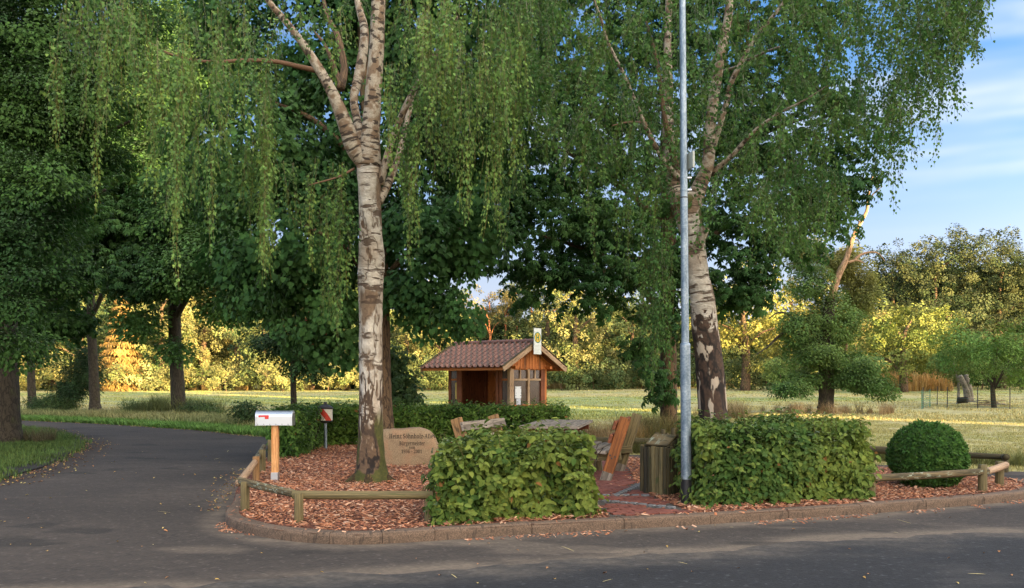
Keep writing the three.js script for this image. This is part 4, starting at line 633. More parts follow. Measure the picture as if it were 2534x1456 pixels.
  // close inner growth of small shaded leaves that stops the view through
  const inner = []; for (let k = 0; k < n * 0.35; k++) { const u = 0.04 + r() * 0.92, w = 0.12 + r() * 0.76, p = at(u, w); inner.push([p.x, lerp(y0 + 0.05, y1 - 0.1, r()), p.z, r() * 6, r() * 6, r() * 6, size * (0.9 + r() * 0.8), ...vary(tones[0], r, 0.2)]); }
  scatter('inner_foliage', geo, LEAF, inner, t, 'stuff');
  return t;
}
const HF = [[0.065, 0.13, 0.018], [0.26, 0.305, 0.05]], HB = [[0.06, 0.14, 0.018], [0.17, 0.28, 0.042]];
hedge('leafy clipped hornbeam hedge left of the brick path at the kerb', 'hornbeam_hedge', [[-0.77, 8.44], [0.84, 8.96], [0.66, 9.95], [-0.72, 9.5]], BI, 0.97, { n: 10200, size: 0.071, drop: 0.13, tones: HF, seed: 3, parts: 300 });
hedge('broad clipped hornbeam hedge right of the lamp post at the kerb', 'hornbeam_hedge', [[2.12, 9.58], [4.32, 10.24], [4.15, 11.3], [2.08, 10.7]], BI, 1.04, { n: 15000, size: 0.064, tones: [[0.055, 0.12, 0.018], [0.22, 0.28, 0.045]], seed: 4, parts: 300 });
hedge('long dark clipped hedge at the back of the mulch bed', 'hornbeam_hedge', [[-4.4, 18.6], [1.15, 18.35], [1.25, 19.2], [-4.6, 19.5]], BI, 0.98, { n: 17000, size: 0.066, tones: HB, seed: 6 });
hedge('short end of the rear hedge coming forward behind the mailbox', 'hornbeam_hedge', [[-4.5, 15.7], [-3.95, 15.6], [-3.98, 18.5], [-4.6, 18.6]], BI, 1.0, { n: 7500, size: 0.066, tones: HB, seed: 8 });
// ---------------------------------------------------------------- boxwood ball
{
  const t = thing('boxwood_ball', 'round clipped dark green boxwood bush behind the right log fence', 'bush', V(5.62, BI, -11.55)), r = rngOf(17), mb = new MB();
  for (let k = 0; k < 16; k++) { const a = r() * 6.28, y = r() * 0.045, tip = [Math.cos(a) * 0.8, 0.5 + r() * 0.5, Math.sin(a) * 0.8], [X, Y, Z] = axes(tip, [-Math.cos(a) * 0.5, 0.9, -Math.sin(a) * 0.5]); mb.leaf(T_RHOMB, [Math.cos(a) * 0.006, y, Math.sin(a) * 0.006], X, Y, Z, 0.013, 0.022, vary([1, 1, 1], r, 0.25)); }
  const g = mb.build(), list = [], cy = 0.39, rx = 0.415, ry = 0.395;
  for (let k = 0; k < 7000; k++) { const z = 2 * r() - 1, a = r() * 6.28, s = Math.sqrt(1 - z * z), d = V(s * Math.cos(a), z, s * Math.sin(a)), q = 1 + (noise3(d.x * 3 + 5, d.y * 3, d.z * 3) - 0.5) * 0.22 + (r() < 0.02 ? r() * 0.07 : 0) - Math.pow(r(), 2) * 0.16, p = V(d.x * rx * q, cy + d.y * ry * q, d.z * rx * q); if (p.y < 0.01) continue; const e = new THREE.Euler().setFromQuaternion(new THREE.Quaternion().setFromUnitVectors(V(0, 1, 0), d.clone().add(V((r() - 0.5) * 2, 0.3 + (r() - 0.5), (r() - 0.5) * 2)).normalize()), 'YXZ'); list.push([p.x, p.y, p.z, e.x, e.y, e.z, 1.2 + r() * 1.0, ...vary(mix3([0.05, 0.13, 0.018], [0.12, 0.24, 0.035], r() * r()), r, 0.3)]); }
  scatter('foliage', g, LEAF, list, t, 'stuff');
  part('stems', limb([V(0, -0.05, 0), V(0.02, 0.3, 0), V(0, 0.6, 0.02)], [0.05, 0.04, 0.02], { sides: 8 }), twig, t);
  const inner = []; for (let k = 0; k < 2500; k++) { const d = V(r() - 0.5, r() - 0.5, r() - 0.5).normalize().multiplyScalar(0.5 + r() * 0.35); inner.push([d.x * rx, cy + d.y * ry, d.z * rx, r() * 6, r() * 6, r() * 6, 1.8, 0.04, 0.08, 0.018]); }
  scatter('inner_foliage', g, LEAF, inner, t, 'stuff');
}
// ---------------------------------------------------------------- foliage clumps
function birchSpray(seed, L = 0.5, leaves = 27) {                   // hanging twigs with diamond leaves, top at 0
  const r = rngOf(seed), mb = new MB(), K = 3;
  for (let k = 0; k < K; k++) {
    const ox = (r() - 0.5) * 0.12, oz = (r() - 0.5) * 0.12, ph = r() * 6;
    const at = (t) => [ox * t * 1.2 + Math.sin(ph + t * 3) * 0.02, -t * L * (0.85 + 0.15 * k), oz * t * 1.2 + Math.cos(ph + t * 3) * 0.02];
    for (let q = 0; q < 4; q++) { const a = at(q / 4), b = at((q + 1) / 4), w = 0.0016; const base = mb.count; for (const [p, sx, sz] of [[a, w, 0], [a, -w, w], [a, -w, -w], [b, w, 0], [b, -w, w], [b, -w, -w]]) { mb.p.push(p[0] + sx, p[1], p[2] + sz); mb.n.push(...norm3([sx, 0.001, sz])); mb.uv.push(0, 0); mb.c.push(1.2, 0.6, 0.5); } for (const [x, y] of [[0, 1], [1, 2], [2, 0]]) mb.i.push(base + x, base + y, base + x + 3, base + y, base + y + 3, base + x + 3); }
    for (let q = 0; q < leaves / K; q++) {
      const t = (q + r()) / (leaves / K), p = at(t), a = r() * 6.28, d = 0.012 + r() * 0.045, s = 0.042 + r() * 0.024;
      const o = [p[0] + Math.cos(a) * d, p[1] - d * 0.3, p[2] + Math.sin(a) * d], tip = [Math.cos(a) * 0.55, -0.8 + (r() - 0.5) * 0.5, Math.sin(a) * 0.55], [X, Y, Z] = axes(tip, [Math.cos(a + (r() - 0.5) * 2.2), 0.45, Math.sin(a + (r() - 0.5) * 2.2)]);
      mb.leaf(T_RHOMB, o, X, Y, Z, s * 0.9, s, vary([1, 1, 1], r, 0.26));
    }
  }
  return mb.build();
}
function clump(seed, n, R, tmpl, size, wr, droop, up) {             // leaves through a flattened ball; +z is the outer side
  const r = rngOf(seed), mb = new MB();
  for (let k = 0; k < n; k++) {
    const z = 2 * r() - 1, a = r() * 6.28, s = Math.sqrt(1 - z * z), q = Math.cbrt(0.15 + 0.85 * r()), d = [s * Math.cos(a), s * Math.sin(a), z], o = [d[0] * R[0] * q, d[1] * R[1] * q, d[2] * R[2] * q], w = size * (0.65 + r() * 0.7);
    const tip = [d[0] * 0.7 + (r() - 0.5) * 0.8, -droop + (r() - 0.5) * 0.7, 0.45 + d[2] * 0.4 + (r() - 0.5) * 0.8], [X, Y, Z] = axes(tip, [(r() - 0.5) * 0.9, up + (r() - 0.5) * 0.6, 0.7 + (r() - 0.5) * 0.9]);
    mb.leaf(tmpl, o, X, Y, Z, w * wr, w, vary([1, 1, 1], r, 0.24));
  }
  return mb.build();
}
function palmClump(seed, n, R, size) {                              // horse-chestnut hands of seven leaflets
  const r = rngOf(seed), mb = new MB();
  for (let k = 0; k < n; k++) {
    const a = r() * 6.28, q = Math.sqrt(r()), o = [Math.cos(a) * R * q, (r() - 0.5) * R * 0.8 - q * 0.1, Math.sin(a) * R * q], N = norm3([Math.cos(a) * 0.5 + (r() - 0.5) * 0.5, 0.8, Math.sin(a) * 0.5 + 0.35 + (r() - 0.5) * 0.5]), f = norm3(cross3(N, [r() - 0.5, 0.1, r() - 0.5])), g = cross3(N, f), c = vary([1, 1, 1], r, 0.22), S = size * (0.75 + r() * 0.5);
    for (let j = 0; j < 7; j++) { const b = (j - 3) * 0.72, l = S * (1 - Math.abs(j - 3) * 0.13), tip = [0, 1, 2].map((i) => f[i] * Math.cos(b) + g[i] * Math.sin(b) - (i === 1 ? 0.42 : 0)), [X, Y, Z] = axes(tip, N); mb.leaf(T_LEAFLET, o, X, Y, Z, l * 0.42, l, vary(c, r, 0.08)); }
  }
  return mb.build();
}
function needleClump(seed, n, len) {                               // drooping conifer spray
  const r = rngOf(seed), mb = new MB();
  for (let k = 0; k < n; k++) { const t = r(), a = (r() - 0.5) * 2.4, o = [Math.sin(a) * len * t * 0.45, -t * t * 0.25 * len - r() * 0.3, Math.cos(a) * len * t], [X, Y, Z] = axes([Math.sin(a) * 0.6 + (r() - 0.5) * 0.6, -0.6, 0.6 + (r() - 0.5) * 0.6], [r() - 0.5, 0.7, r()]); mb.leaf(T_RHOMB, o, X, Y, Z, 0.1, 0.42 + r() * 0.25, vary([1, 1, 1], r, 0.2)); }
  return mb.build();
}
const C_LINDEN = [1, 2, 3].map((s) => clump(100 + s, 56, [0.4, 0.32, 0.3], T_HEART, 0.082, 0.95, 0.75, 0.5));
const C_SPRAY = [1, 2, 3].map((s) => clump(110 + s, 56, [0.42, 0.2, 0.42], T_OVATE, 0.078, 0.6, 0.25, 1.0));
const C_CHEST = [1, 2, 3].map((s) => palmClump(120 + s, 11, 0.38, 0.165));
const C_FAR = [1, 2, 3].map((s) => clump(130 + s, 70, [0.9, 0.62, 0.75], T_RHOMB, 0.27, 0.75, 0.3, 0.6));
const C_MID = [1, 2, 3].map((s) => clump(140 + s, 90, [0.55, 0.36, 0.5], T_RHOMB, 0.12, 0.6, 0.3, 0.7));
const C_CON = [1, 2].map((s) => needleClump(150 + s, 60, 1.5));
const C_PINE = [1, 2].map((s) => clump(160 + s, 90, [0.85, 0.4, 0.8], T_RHOMB, 0.36, 0.22, -0.2, 0.7));
const C_BIRCH = [1, 2, 3, 4].map((s) => birchSpray(170 + s));

// points over a set of lumpy lobes; blob = [x, y, z, rx, ry, rz]
function lobes(blobs, n, r, inward = 0.35, flat = 0) {
  const w = blobs.map((b) => b[3] * b[4] + b[4] * b[5] + b[3] * b[5]), tot = w.reduce((a, b) => a + b), out = [];
  while (out.length < n) {
    let q = r() * tot, k = 0; while (q > w[k]) q -= w[k++]; const b = blobs[k];
    const z = 2 * r() - 1, a = r() * 6.28, s = Math.sqrt(1 - z * z), d = [s * Math.cos(a), z, s * Math.sin(a)];
    const lump = 0.62 + 0.82 * noise3(d[0] * 2.2 + b[0], d[1] * 2.2 + b[1], d[2] * 2.2 + b[2]), q2 = lump * (1 - inward * Math.pow(r(), 1.5));
    out.push([b[0] + d[0] * b[3] * q2, b[1] + d[1] * b[4] * q2, b[2] + d[2] * b[5] * q2, d]);
  }
  return out;
}
function crown(t, geos, mat, blobs, n, tones, seed, { inward = 0.35, scale = 1, tilt = 0.5, name = 'crown', cut } = {}) {
  const r = rngOf(seed), lists = geos.map(() => []);
  lobes(blobs, n, r, inward).forEach(([x, y, z, d]) => { if (cut && cut(x, y, z)) return; const yaw = Math.atan2(d[0], d[2]) + (r() - 0.5) * 1.2, pt = fbm(x * 0.9 + seed, y * 0.9 + z * 0.7, 3), c = vary(mix3(tones[0], tones[1], clamp((pt - 0.3) * 2.2 + (r() - 0.5) * 0.5)), r, 0.15); lists[Math.floor(r() * geos.length)].push([x, y, z, -d[1] * tilt * 0.8 + (r() - 0.5) * tilt, yaw, (r() - 0.5) * tilt * 1.4, scale * (0.75 + r() * 0.5), ...c]); });
  const box = new THREE.Group(); box.name = name; t.add(box);
  geos.forEach((g, k) => { if (lists[k].length) scatter('leaves', g, mat, lists[k], box, 'stuff'); });
}
// ---- bark
const barkTex = (a, b, dark, seed, sx = 14, sy = 5) => tex(256, 512, (u, v) => { const w = fbm(u * sx + 0.8 * fbm(u * 5, v * 7 + seed, 2, 5, 7), v * sy + seed, 4, sx, sy), q = 1 - Math.abs(2 * w - 1), f = fbm(u * 60, v * 60 + seed, 2, 60, 60), m = fbm(u * 4 + seed, v * 3, 3, 4, 3); let c = mix3(a, b, f); c = mix3(c, dark, smooth(0.72, 0.97, q) * 0.7); return mix3(c, [0.3, 0.33, 0.15], smooth(0.58, 0.75, m) * 0.4); });
const bk = (name, a, b, d, seed, o = {}) => { const t = barkTex(a, b, d, seed); return std({ name, map: t, bumpMap: t, bumpScale: 0.02, roughness: 0.95, ...o }); };
const barkGrey = bk('grey-brown bark', [0.20, 0.175, 0.135], [0.31, 0.27, 0.21], [0.11, 0.09, 0.07], 1), barkBrown = bk('brown bark', [0.34, 0.265, 0.19], [0.5, 0.4, 0.29], [0.17, 0.125, 0.085], 4), barkDead = bk('bare dead wood', [0.56, 0.44, 0.33], [0.72, 0.58, 0.45], [0.36, 0.27, 0.19], 7), barkPine = bk('orange pine bark', [0.5, 0.3, 0.18], [0.66, 0.42, 0.26], [0.28, 0.16, 0.09], 9), barkPale = bk('pale stripped trunk', [0.5, 0.46, 0.41], [0.66, 0.61, 0.55], [0.3, 0.27, 0.23], 11);
function birchBark(kind, H) {                                       // one texture over the whole trunk, v is the height along it
  const f = (u, v) => {
    const h = v * H, X = u * 1.0, U = Math.cos(u * 6.283) * 1.6, S = Math.sin(u * 6.283) * 1.6, dm = fbm(X * 10 + 0.7 * fbm(X * 6, h * 3, 2, 6), h * 2.6, 4, 10), fine = fbm(X * 40, h * 40, 3, 40), dash = fbm(X * 5 + 0.6 * fbm(X * 3, h * 2, 2, 3), h * 21 + 9, 4, 5) - 0.06 * fbm(X * 2, h * 1.3 + 4, 2, 2), crackQ = 1 - Math.abs(2 * fbm(X * 9 + 3, h * 4.2, 4, 9) - 1);
    let c = mix3([0.57, 0.53, 0.47], [0.82, 0.785, 0.725], fbm(X * 6 + 2, h * 16, 4, 6)); c = c.map((a) => a * (0.9 + 0.2 * fine));
    c = mix3(c, [0.56, 0.44, 0.33], smooth(0.45, 0.75, fbm(X * 3 + 5, h * 1.4, 3, 3)) * 0.45);
    c = mix3(c, mix3([0.3, 0.22, 0.15], [0.46, 0.36, 0.26], fine), smooth(0.56, 0.66, fbm(X * 4 + 9, h * 2.6 + 1.5 * fbm(X * 5, h * 2, 2, 5) + kind * 4, 5, 4)) * smooth(0.4, 0.9, h) * 0.75);
    c = mix3(c, [0.28, 0.22, 0.17], smooth(0.6, 0.7, dash) * 0.8);                                          // lenticel dashes
    const rb = kind ? smooth(2.3, 1.5, h + (dm - 0.5) * 1.6) : smooth(1.75, 0.3, h + (dm - 0.5) * 1.4) * 0.9 + 0.1 * smooth(4.4, 3.4, h);    // rough dark bark climbs from the base
    const lim = 0.985 - rb * (kind ? 0.55 : 0.5), rough = smooth(lim, lim + 0.09, Math.max(crackQ, dm * 1.25));
    c = mix3(c, mix3(kind ? [0.2, 0.145, 0.11] : [0.3, 0.23, 0.17], kind ? [0.34, 0.26, 0.2] : [0.44, 0.35, 0.26], fine), rough);
    c = mix3(c, [0.12, 0.09, 0.07], smooth(0.8, 0.97, crackQ) * rb);
    const ms = fbm(X * 5 + 1.3, h * 1.7 + kind * 5, 4, 5), ml = kind ? smooth(0.5, 0.6, ms) * smooth(3.5, 4.0, h) * smooth(5.2, 4.6, h) : smooth(0.47, 0.56, ms + 0.22 * smooth(0.45, 0.1, h)) * smooth(1.25, 0.9, h);
    if (kind) c = mix3(c, [0.72, 0.66, 0.58], smooth(0.63, 0.7, fbm(X * 13 + 21, h * 4.2 + 3, 4, 13)) * smooth(2.9, 1.9, h) * 0.9);
    return mix3(c, mix3([0.2, 0.22, 0.07], [0.33, 0.33, 0.12], fine), ml * 0.9);
  };
  const t = tex(512, 1536, f); return std({ name: 'birch bark', map: t, bumpMap: t, bumpScale: 0.05, roughness: 0.9 });
}
const limbTex = tex(256, 1024, (u, v) => { const fine = fbm(u * 30, v * 120, 3, 30, 120), dash = fbm(u * 4, v * 40 + 3, 4, 4, 40), blot = fbm(u * 4 + 7, v * 14, 3, 4, 14); let c = mix3([0.51, 0.465, 0.395], [0.74, 0.69, 0.615], fine); c = mix3(c, [0.40, 0.30, 0.21], smooth(0.46, 0.66, blot) * 0.7); return mix3(c, [0.17, 0.13, 0.1], smooth(0.58, 0.7, dash) * 0.8); });
const birchLimb = std({ name: 'birch limb bark', map: limbTex, bumpMap: limbTex, bumpScale: 0.006, roughness: 0.85 }), birchTwig = std({ name: 'brown birch twig', color: lin(0.16, 0.085, 0.045), roughness: 0.85 });
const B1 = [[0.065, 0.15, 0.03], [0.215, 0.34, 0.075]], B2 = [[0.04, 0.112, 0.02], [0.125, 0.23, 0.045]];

// hanging birch strands: list of [u, v0, v1, Z, bundles]
function strands(list, r, tones, lists) {
  for (const [u, v0, v1, Z, nb, spread = 0.1, wild = 0.25] of list) for (let b = 0; b < nb; b++) {
    const z = Z + (r() - 0.5) * 0.8, top = P(u + (r() - 0.5) * 8, v0, z), bot = P(u, v1, z).y, len = (top.y - bot) * (b ? 0.55 + r() * 0.42 : 1), n = Math.max(1, Math.round(len / 0.36)), ox = (r() - 0.5) * spread * 2.2, oz = (r() - 0.5) * spread * 2, sway = (r() - 0.5) * 0.12, ph = r() * 6;
    for (let k = 0; k < n; k++) { const t = k / n, taper = 1 - 0.35 * t; lists[Math.floor(r() * lists.length)].push([top.x + ox * (1 - 0.4 * t) + Math.sin(ph + t * 4) * sway * t, top.y - t * len, top.z + oz, (r() - 0.5) * wild, r() * 6.28, (r() - 0.5) * wild, [taper, 0.95, taper], ...vary(mix3(tones[0], tones[1], clamp(r() * 0.8 + 0.25 * t)), r, 0.14)]); }
  }
}
// ---------------------------------------------------------------- left birch
{
  const Z = 12.1, b = P(917, 1200, Z), p = (u, v, dz = 0) => P(u, v, Z - dz), t = thing('birch_tree', 'weeping birch with mossy white trunk in the mulch bed left of the shelter', 'tree', V(0, 0, 0));
  const tr = [[920, 1212], [918, 1150], [917, 1080], [917, 1000], [917, 900], [917, 800], [918, 700], [920, 650], [917, 580], [915, 500], [914, 440], [912, 400]];
  const rr = [0.3, 0.205, 0.178, 0.168, 0.163, 0.162, 0.172, 0.182, 0.162, 0.16, 0.168, 0.17];
  part('trunk', limb(tr.map(([u, v]) => p(u, v)), rr, { sides: 40, step: 0.035, rough: 0.1, rf: 3.2, unique: 1, seed: 3 }), birchBark(0, 4.6), t);
  for (const [a, l] of [[0.2, 0.32], [1.5, 0.25], [2.7, 0.3], [4.0, 0.26], [5.2, 0.3]]) part('root', limb([V(b.x, BI + 0.16, b.z), V(b.x + Math.cos(a) * 0.2, BI + 0.05, b.z + Math.sin(a) * 0.2), V(b.x + Math.cos(a) * l * 1.3, BI - 0.04, b.z + Math.sin(a) * l * 1.3)], [0.13, 0.085, 0.03], { sides: 10, rough: 0.15, uvw: 0.4 }), std({ name: 'mossy bark', map: barkBrown.map, color: lin(0.6, 0.62, 0.4), roughness: 1, bumpMap: barkBrown.map, bumpScale: 0.02 }), t);
  const q = (x, y) => [(700 + x / 2.08) * 0.8447, (y / 2.08) * 0.8447], L = (name, pts, r, dz, mat = birchLimb) => part(name, limb(pts.map(([x, y], k) => { const [u, v] = q(x, y); return p(u, v, dz * k / (pts.length - 1)); }), r, { sides: 16, step: 0.06, rough: 0.07, rf: 4, uvw: 0.45, uvh: 1.6, seed: r[0] * 90 + dz }), mat, t);
  L('main_stem', [[790, 1010], [800, 850], [815, 600], [838, 300], [850, 0], [860, -300], [850, -700]], [0.175, 0.135, 0.118, 0.105, 0.1, 0.085, 0.06], 0.3);
  L('branch', [[770, 990], [700, 900], [645, 750], [560, 550], [430, 330], [300, 150], [190, 20], [80, -150]], [0.14, 0.12, 0.105, 0.078, 0.06, 0.047, 0.04, 0.025], 0.6);
  L('branch', [[775, 960], [725, 760], [700, 600], [735, 440], [765, 200], [735, 60], [690, -160]], [0.1, 0.06, 0.06, 0.075, 0.065, 0.055, 0.04], -0.7);
  L('branch', [[620, 540], [640, 420], [600, 220], [545, 110], [500, -60]], [0.06, 0.055, 0.045, 0.035, 0.02], -0.9, barkBrown); L('branch', [[625, 520], [585, 420], [520, 270], [455, 190]], [0.04, 0.032, 0.025, 0.015], -0.4, barkBrown);
  L('branch', [[860, 1120], [925, 880], [985, 720], [1060, 560], [1200, 330], [1270, 240], [1330, 100]], [0.06, 0.05, 0.046, 0.042, 0.032, 0.025, 0.015], 1.1);
  L('branch', [[850, 1230], [905, 1130], [970, 960], [1035, 690], [1080, 520]], [0.065, 0.055, 0.048, 0.04, 0.028], -0.6);
  L('branch', [[470, 430], [380, 410], [220, 375], [50, 368], [-200, 375], [-420, 330], [-560, 250]], [0.04, 0.035, 0.03, 0.026, 0.02, 0.015, 0.01], 0.9, birchTwig); L('branch', [[700, 1030], [600, 1080], [420, 1130]], [0.02, 0.014, 0.008], 0.8, birchTwig);
  L('branch', [[830, 180], [865, 110], [880, 40]], [0.06, 0.045, 0.03], 0.1, barkBrown);
  part('burl', new THREE.SphereGeometry(0.085, 16, 12), barkBrown, t, p(938, 655, 0.04)).scale.set(0.85, 1, 0.8);
  const r = rngOf(301), lists = C_BIRCH.map(() => []), S = [];
  // long single curtains the eye picks out
  S.push([428, 150, 675, 9.6, 4], [436, 120, 560, 9.7, 4], [505, 60, 612, 9.8, 3], [498, 160, 480, 9.8, 3], [640, 200, 655, 10.6, 4, 0.14], [668, 240, 640, 10.4, 4, 0.14], [655, 330, 668, 10.8, 3, 0.1], [620, 360, 560, 10.9, 3], [590, 340, 470, 10.8, 3, 0.2], [740, 400, 555, 11.3, 3, 0.25], [830, 400, 840, 11.6, 3, 0.12], [812, 480, 780, 11.5, 3, 0.1], [850, 500, 700, 11.6, 2], [790, 430, 640, 11.4, 3, 0.2],
    [1018, 300, 632, 10.9, 5, 0.1], [1000, 180, 520, 11, 4, 0.15], [1030, 400, 560, 10.9, 3], [1150, 120, 525, 10.6, 4, 0.12], [1135, 60, 400, 10.6, 4, 0.14], [1085, 0, 390, 10.4, 5, 0.15], [1222, 60, 560, 10.7, 4, 0.12], [1245, 200, 580, 10.9, 3, 0.12], [1210, 0, 360, 10.5, 5, 0.16], [1060, 40, 300, 10.2, 5, 0.15], [1300, 0, 330, 10.9, 4, 0.18], [1275, 120, 470, 11.1, 3, 0.12], [180, 0, 130, 10.2, 4, 0.2], [280, 0, 290, 10.1, 4, 0.14], [250, 0, 240, 10.1, 3, 0.16], [370, 40, 260, 9.9, 4, 0.16]);
  for (let k = 0; k < 50; k++) { const u = 120 + r() * 1220; if (u > 720 && u < 950 && r() < 0.6) continue; const v0 = -60 + r() * 240; S.push([u, v0, v0 + 120 + r() * 260, 9.5 + r() * 3, 2, 0.07, 0.3]); }
  const nCurtain = S.length;
  for (let k = 0; k < 130; k++) { const u = 110 + r() * 1200, lo = u < 400 ? 170 - Math.abs(u - 280) * 0.2 : u < 700 ? 260 : u < 1000 ? 90 : 260, v0 = -420 + r() * (lo + 380); if (u > 760 && u < 950 && r() < 0.3) continue; S.push([u, v0, v0 + 40 + r() * 110, 9.4 + r() * 4.6, 1, 0.15, 1.1]); }
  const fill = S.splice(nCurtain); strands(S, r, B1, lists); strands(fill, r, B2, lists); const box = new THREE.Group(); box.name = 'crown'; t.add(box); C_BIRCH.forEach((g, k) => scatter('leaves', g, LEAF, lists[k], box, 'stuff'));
}
// ---------------------------------------------------------------- right birch behind the lamp post
{
  const Z = 13, p = (u, v, dz = 0) => P(u, v, Z - dz), t = thing('birch_tree', 'birch with leaning black and white trunk and sawn stub behind the lamp post', 'tree', V(0, 0, 0));
  const w = (x, y) => [(1650 + x / 2.08) * 0.8447, (600 + y / 2.08) * 0.8447];
  const rows = [[925, 1560, 95], [921, 1380, 84], [900, 1100, 87], [882, 900, 83], [862, 750, 79], [850, 600, 76], [826, 450, 65], [812, 300, 60], [795, 200, 62], [768, 100, 76], [755, 0, 85], [752, -60, 80]];
  part('trunk', limb(rows.map(([x, y]) => p(...w(x, y))), rows.map(([, , h]) => h / 2.08 * 0.8447 * Z / FOC), { sides: 40, step: 0.035, rough: 0.11, rf: 3, unique: 1, seed: 11 }), birchBark(1, 5.0), t);
  const sa = p(...w(815, 262), 0.1), sb = p(...w(845, 200), 0.16), sc = p(...w(864, 140), 0.2), sg = limb([sa, sb, sc], [0.085, 0.072, 0.068], { sides: 18, rough: 0.06, uvw: 0.45, uvh: 1.6, cap: false });
  const stub = part('stub', sg, birchLimb, t), cutD = sc.clone().sub(sb).normalize(), cut = part('cut_face', new THREE.CylinderGeometry(0.066, 0.066, 0.006, 24), std({ name: 'sawn wood', map: tex(128, 128, (u, v) => { const d = Math.hypot(u - 0.5, v - 0.5) * 2, g = 0.5 + 0.5 * Math.sin(d * 40 + fbm(u * 6, v * 6, 2) * 5); return mix3(mix3([0.3, 0.2, 0.12], [0.42, 0.3, 0.2], g), [0.12, 0.08, 0.06], smooth(0.62, 0.35, d + 0.3 * fbm(u * 5, v * 5, 3))); }) }), stub, sc.clone().addScaledVector(cutD, 0.002)); cut.quaternion.setFromUnitVectors(V(0, 1, 0), cutD);
  const q = (x, y) => [(1600 + x / 2.08) * 0.8447, (y / 2.08) * 0.8447], L = (name, pts, r, dz, mat = birchLimb) => part(name, limb(pts.map(([x, y], k) => { const [u, v] = q(x, y); return p(u, v, dz * k / (pts.length - 1)); }), r, { sides: 14, step: 0.06, rough: 0.07, rf: 4, uvw: 0.45, uvh: 1.6, seed: r[0] * 70 + dz }), mat, t);
  L('main_stem', [[830, 1260], [790, 1150], [765, 1000], [745, 800], [745, 500], [740, 250], [745, 100], [750, -200], [745, -600]], [0.17, 0.14, 0.11, 0.09, 0.07, 0.06, 0.055, 0.045, 0.03], -0.7);
  L('main_stem', [[890, 1260], [930, 1150], [985, 1000], [1000, 760], [1030, 550], [1070, 300], [1110, 100], [1120, -100], [1110, -500]], [0.15, 0.115, 0.095, 0.085, 0.08, 0.07, 0.062, 0.05, 0.03], 0.5);
  L('branch', [[1000, 1060], [1130, 950], [1270, 800], [1420, 690], [1560, 620], [1720, 520]], [0.045, 0.036, 0.028, 0.02, 0.015, 0.008], 1.2); L('branch', [[1010, 920], [1090, 660], [1130, 500], [1210, 350], [1300, 200], [1400, 80], [1500, -60]], [0.05, 0.043, 0.04, 0.037, 0.032, 0.026, 0.016], 1.0);
  L('branch', [[1205, 380], [1330, 320], [1420, 285]], [0.025, 0.02, 0.012], 1.1); L('branch', [[1215, 350], [1230, 200], [1240, 0]], [0.03, 0.02, 0.014], 0.6, barkBrown); L('branch', [[1075, 440], [1160, 405]], [0.03, 0.014], 0.4);
  L('branch', [[815, 1100], [705, 960], [595, 745], [480, 470], [370, 240], [330, 100], [270, -60]], [0.05, 0.04, 0.034, 0.028, 0.022, 0.018, 0.01], 0.8); L('branch', [[800, 1030], [775, 950], [720, 700], [680, 400], [610, 130]], [0.05, 0.045, 0.038, 0.03, 0.018], 0.3, barkBrown); L('branch', [[595, 745], [500, 745], [405, 765]], [0.018, 0.014, 0.008], 0.9, birchTwig);
  const r = rngOf(302), lists = C_BIRCH.map(() => []), S = [];
  const lower = (u) => u < 1400 ? 330 : u < 1560 ? 430 : u < 1700 ? 560 : u < 1900 ? 560 : u < 2000 ? 600 : u < 2080 ? 540 : u < 2180 ? 345 : u < 2260 ? 330 : u < 2330 ? 250 : u < 2400 ? 130 : -40;
  for (let k = 0; k < 1420; k++) { const u = 1230 + r() * 1200, lo = lower(u), top = u > 2100 ? -350 + (u - 2100) * 0.5 : -420, v0 = top + Math.pow(r(), 0.85) * (lo - top - 60); if (u > 1620 && u < 1820 && r() < 0.25) continue; S.push([u, v0, Math.min(lo + 60, v0 + 40 + r() * 100), 10.2 + r() * 6.2, 1, 0.15, 1.2]); }
  S.push([1610, 560, 950, 11.8, 4, 0.12], [1640, 620, 930, 11.9, 4, 0.14], [1660, 540, 900, 12, 3, 0.16], [1590, 640, 880, 12, 3, 0.12], [1625, 420, 760, 12, 4, 0.2], [1490, 300, 640, 12, 3, 0.2], [1540, 330, 690, 12.1, 3, 0.2],
    [2318, 120, 382, 12.2, 3, 0.1], [2300, 60, 330, 12.3, 4, 0.16], [2225, 250, 495, 12.4, 3, 0.1], [2205, 200, 430, 12.5, 4, 0.16], [2345, 40, 260, 12.1, 4, 0.16], [2390, -60, 140, 12, 5, 0.2], [2380, -80, 190, 12.1, 4, 0.18], [2415, -80, 60, 12, 4, 0.18], [2260, 140, 390, 12.4, 4, 0.18], [2150, 300, 470, 12.6, 4, 0.2], [1960, 400, 640, 12.6, 4, 0.2], [2020, 420, 640, 12.7, 4, 0.2], [1920, 420, 700, 12.8, 3, 0.18], [1880, 420, 620, 12.8, 4, 0.2], [2060, 430, 560, 12.7, 4, 0.2]);
  strands(S, r, B2, lists); const box = new THREE.Group(); box.name = 'crown'; t.add(box); C_BIRCH.forEach((g, k) => scatter('leaves', g, LEAF, lists[k], box, 'stuff'));
}
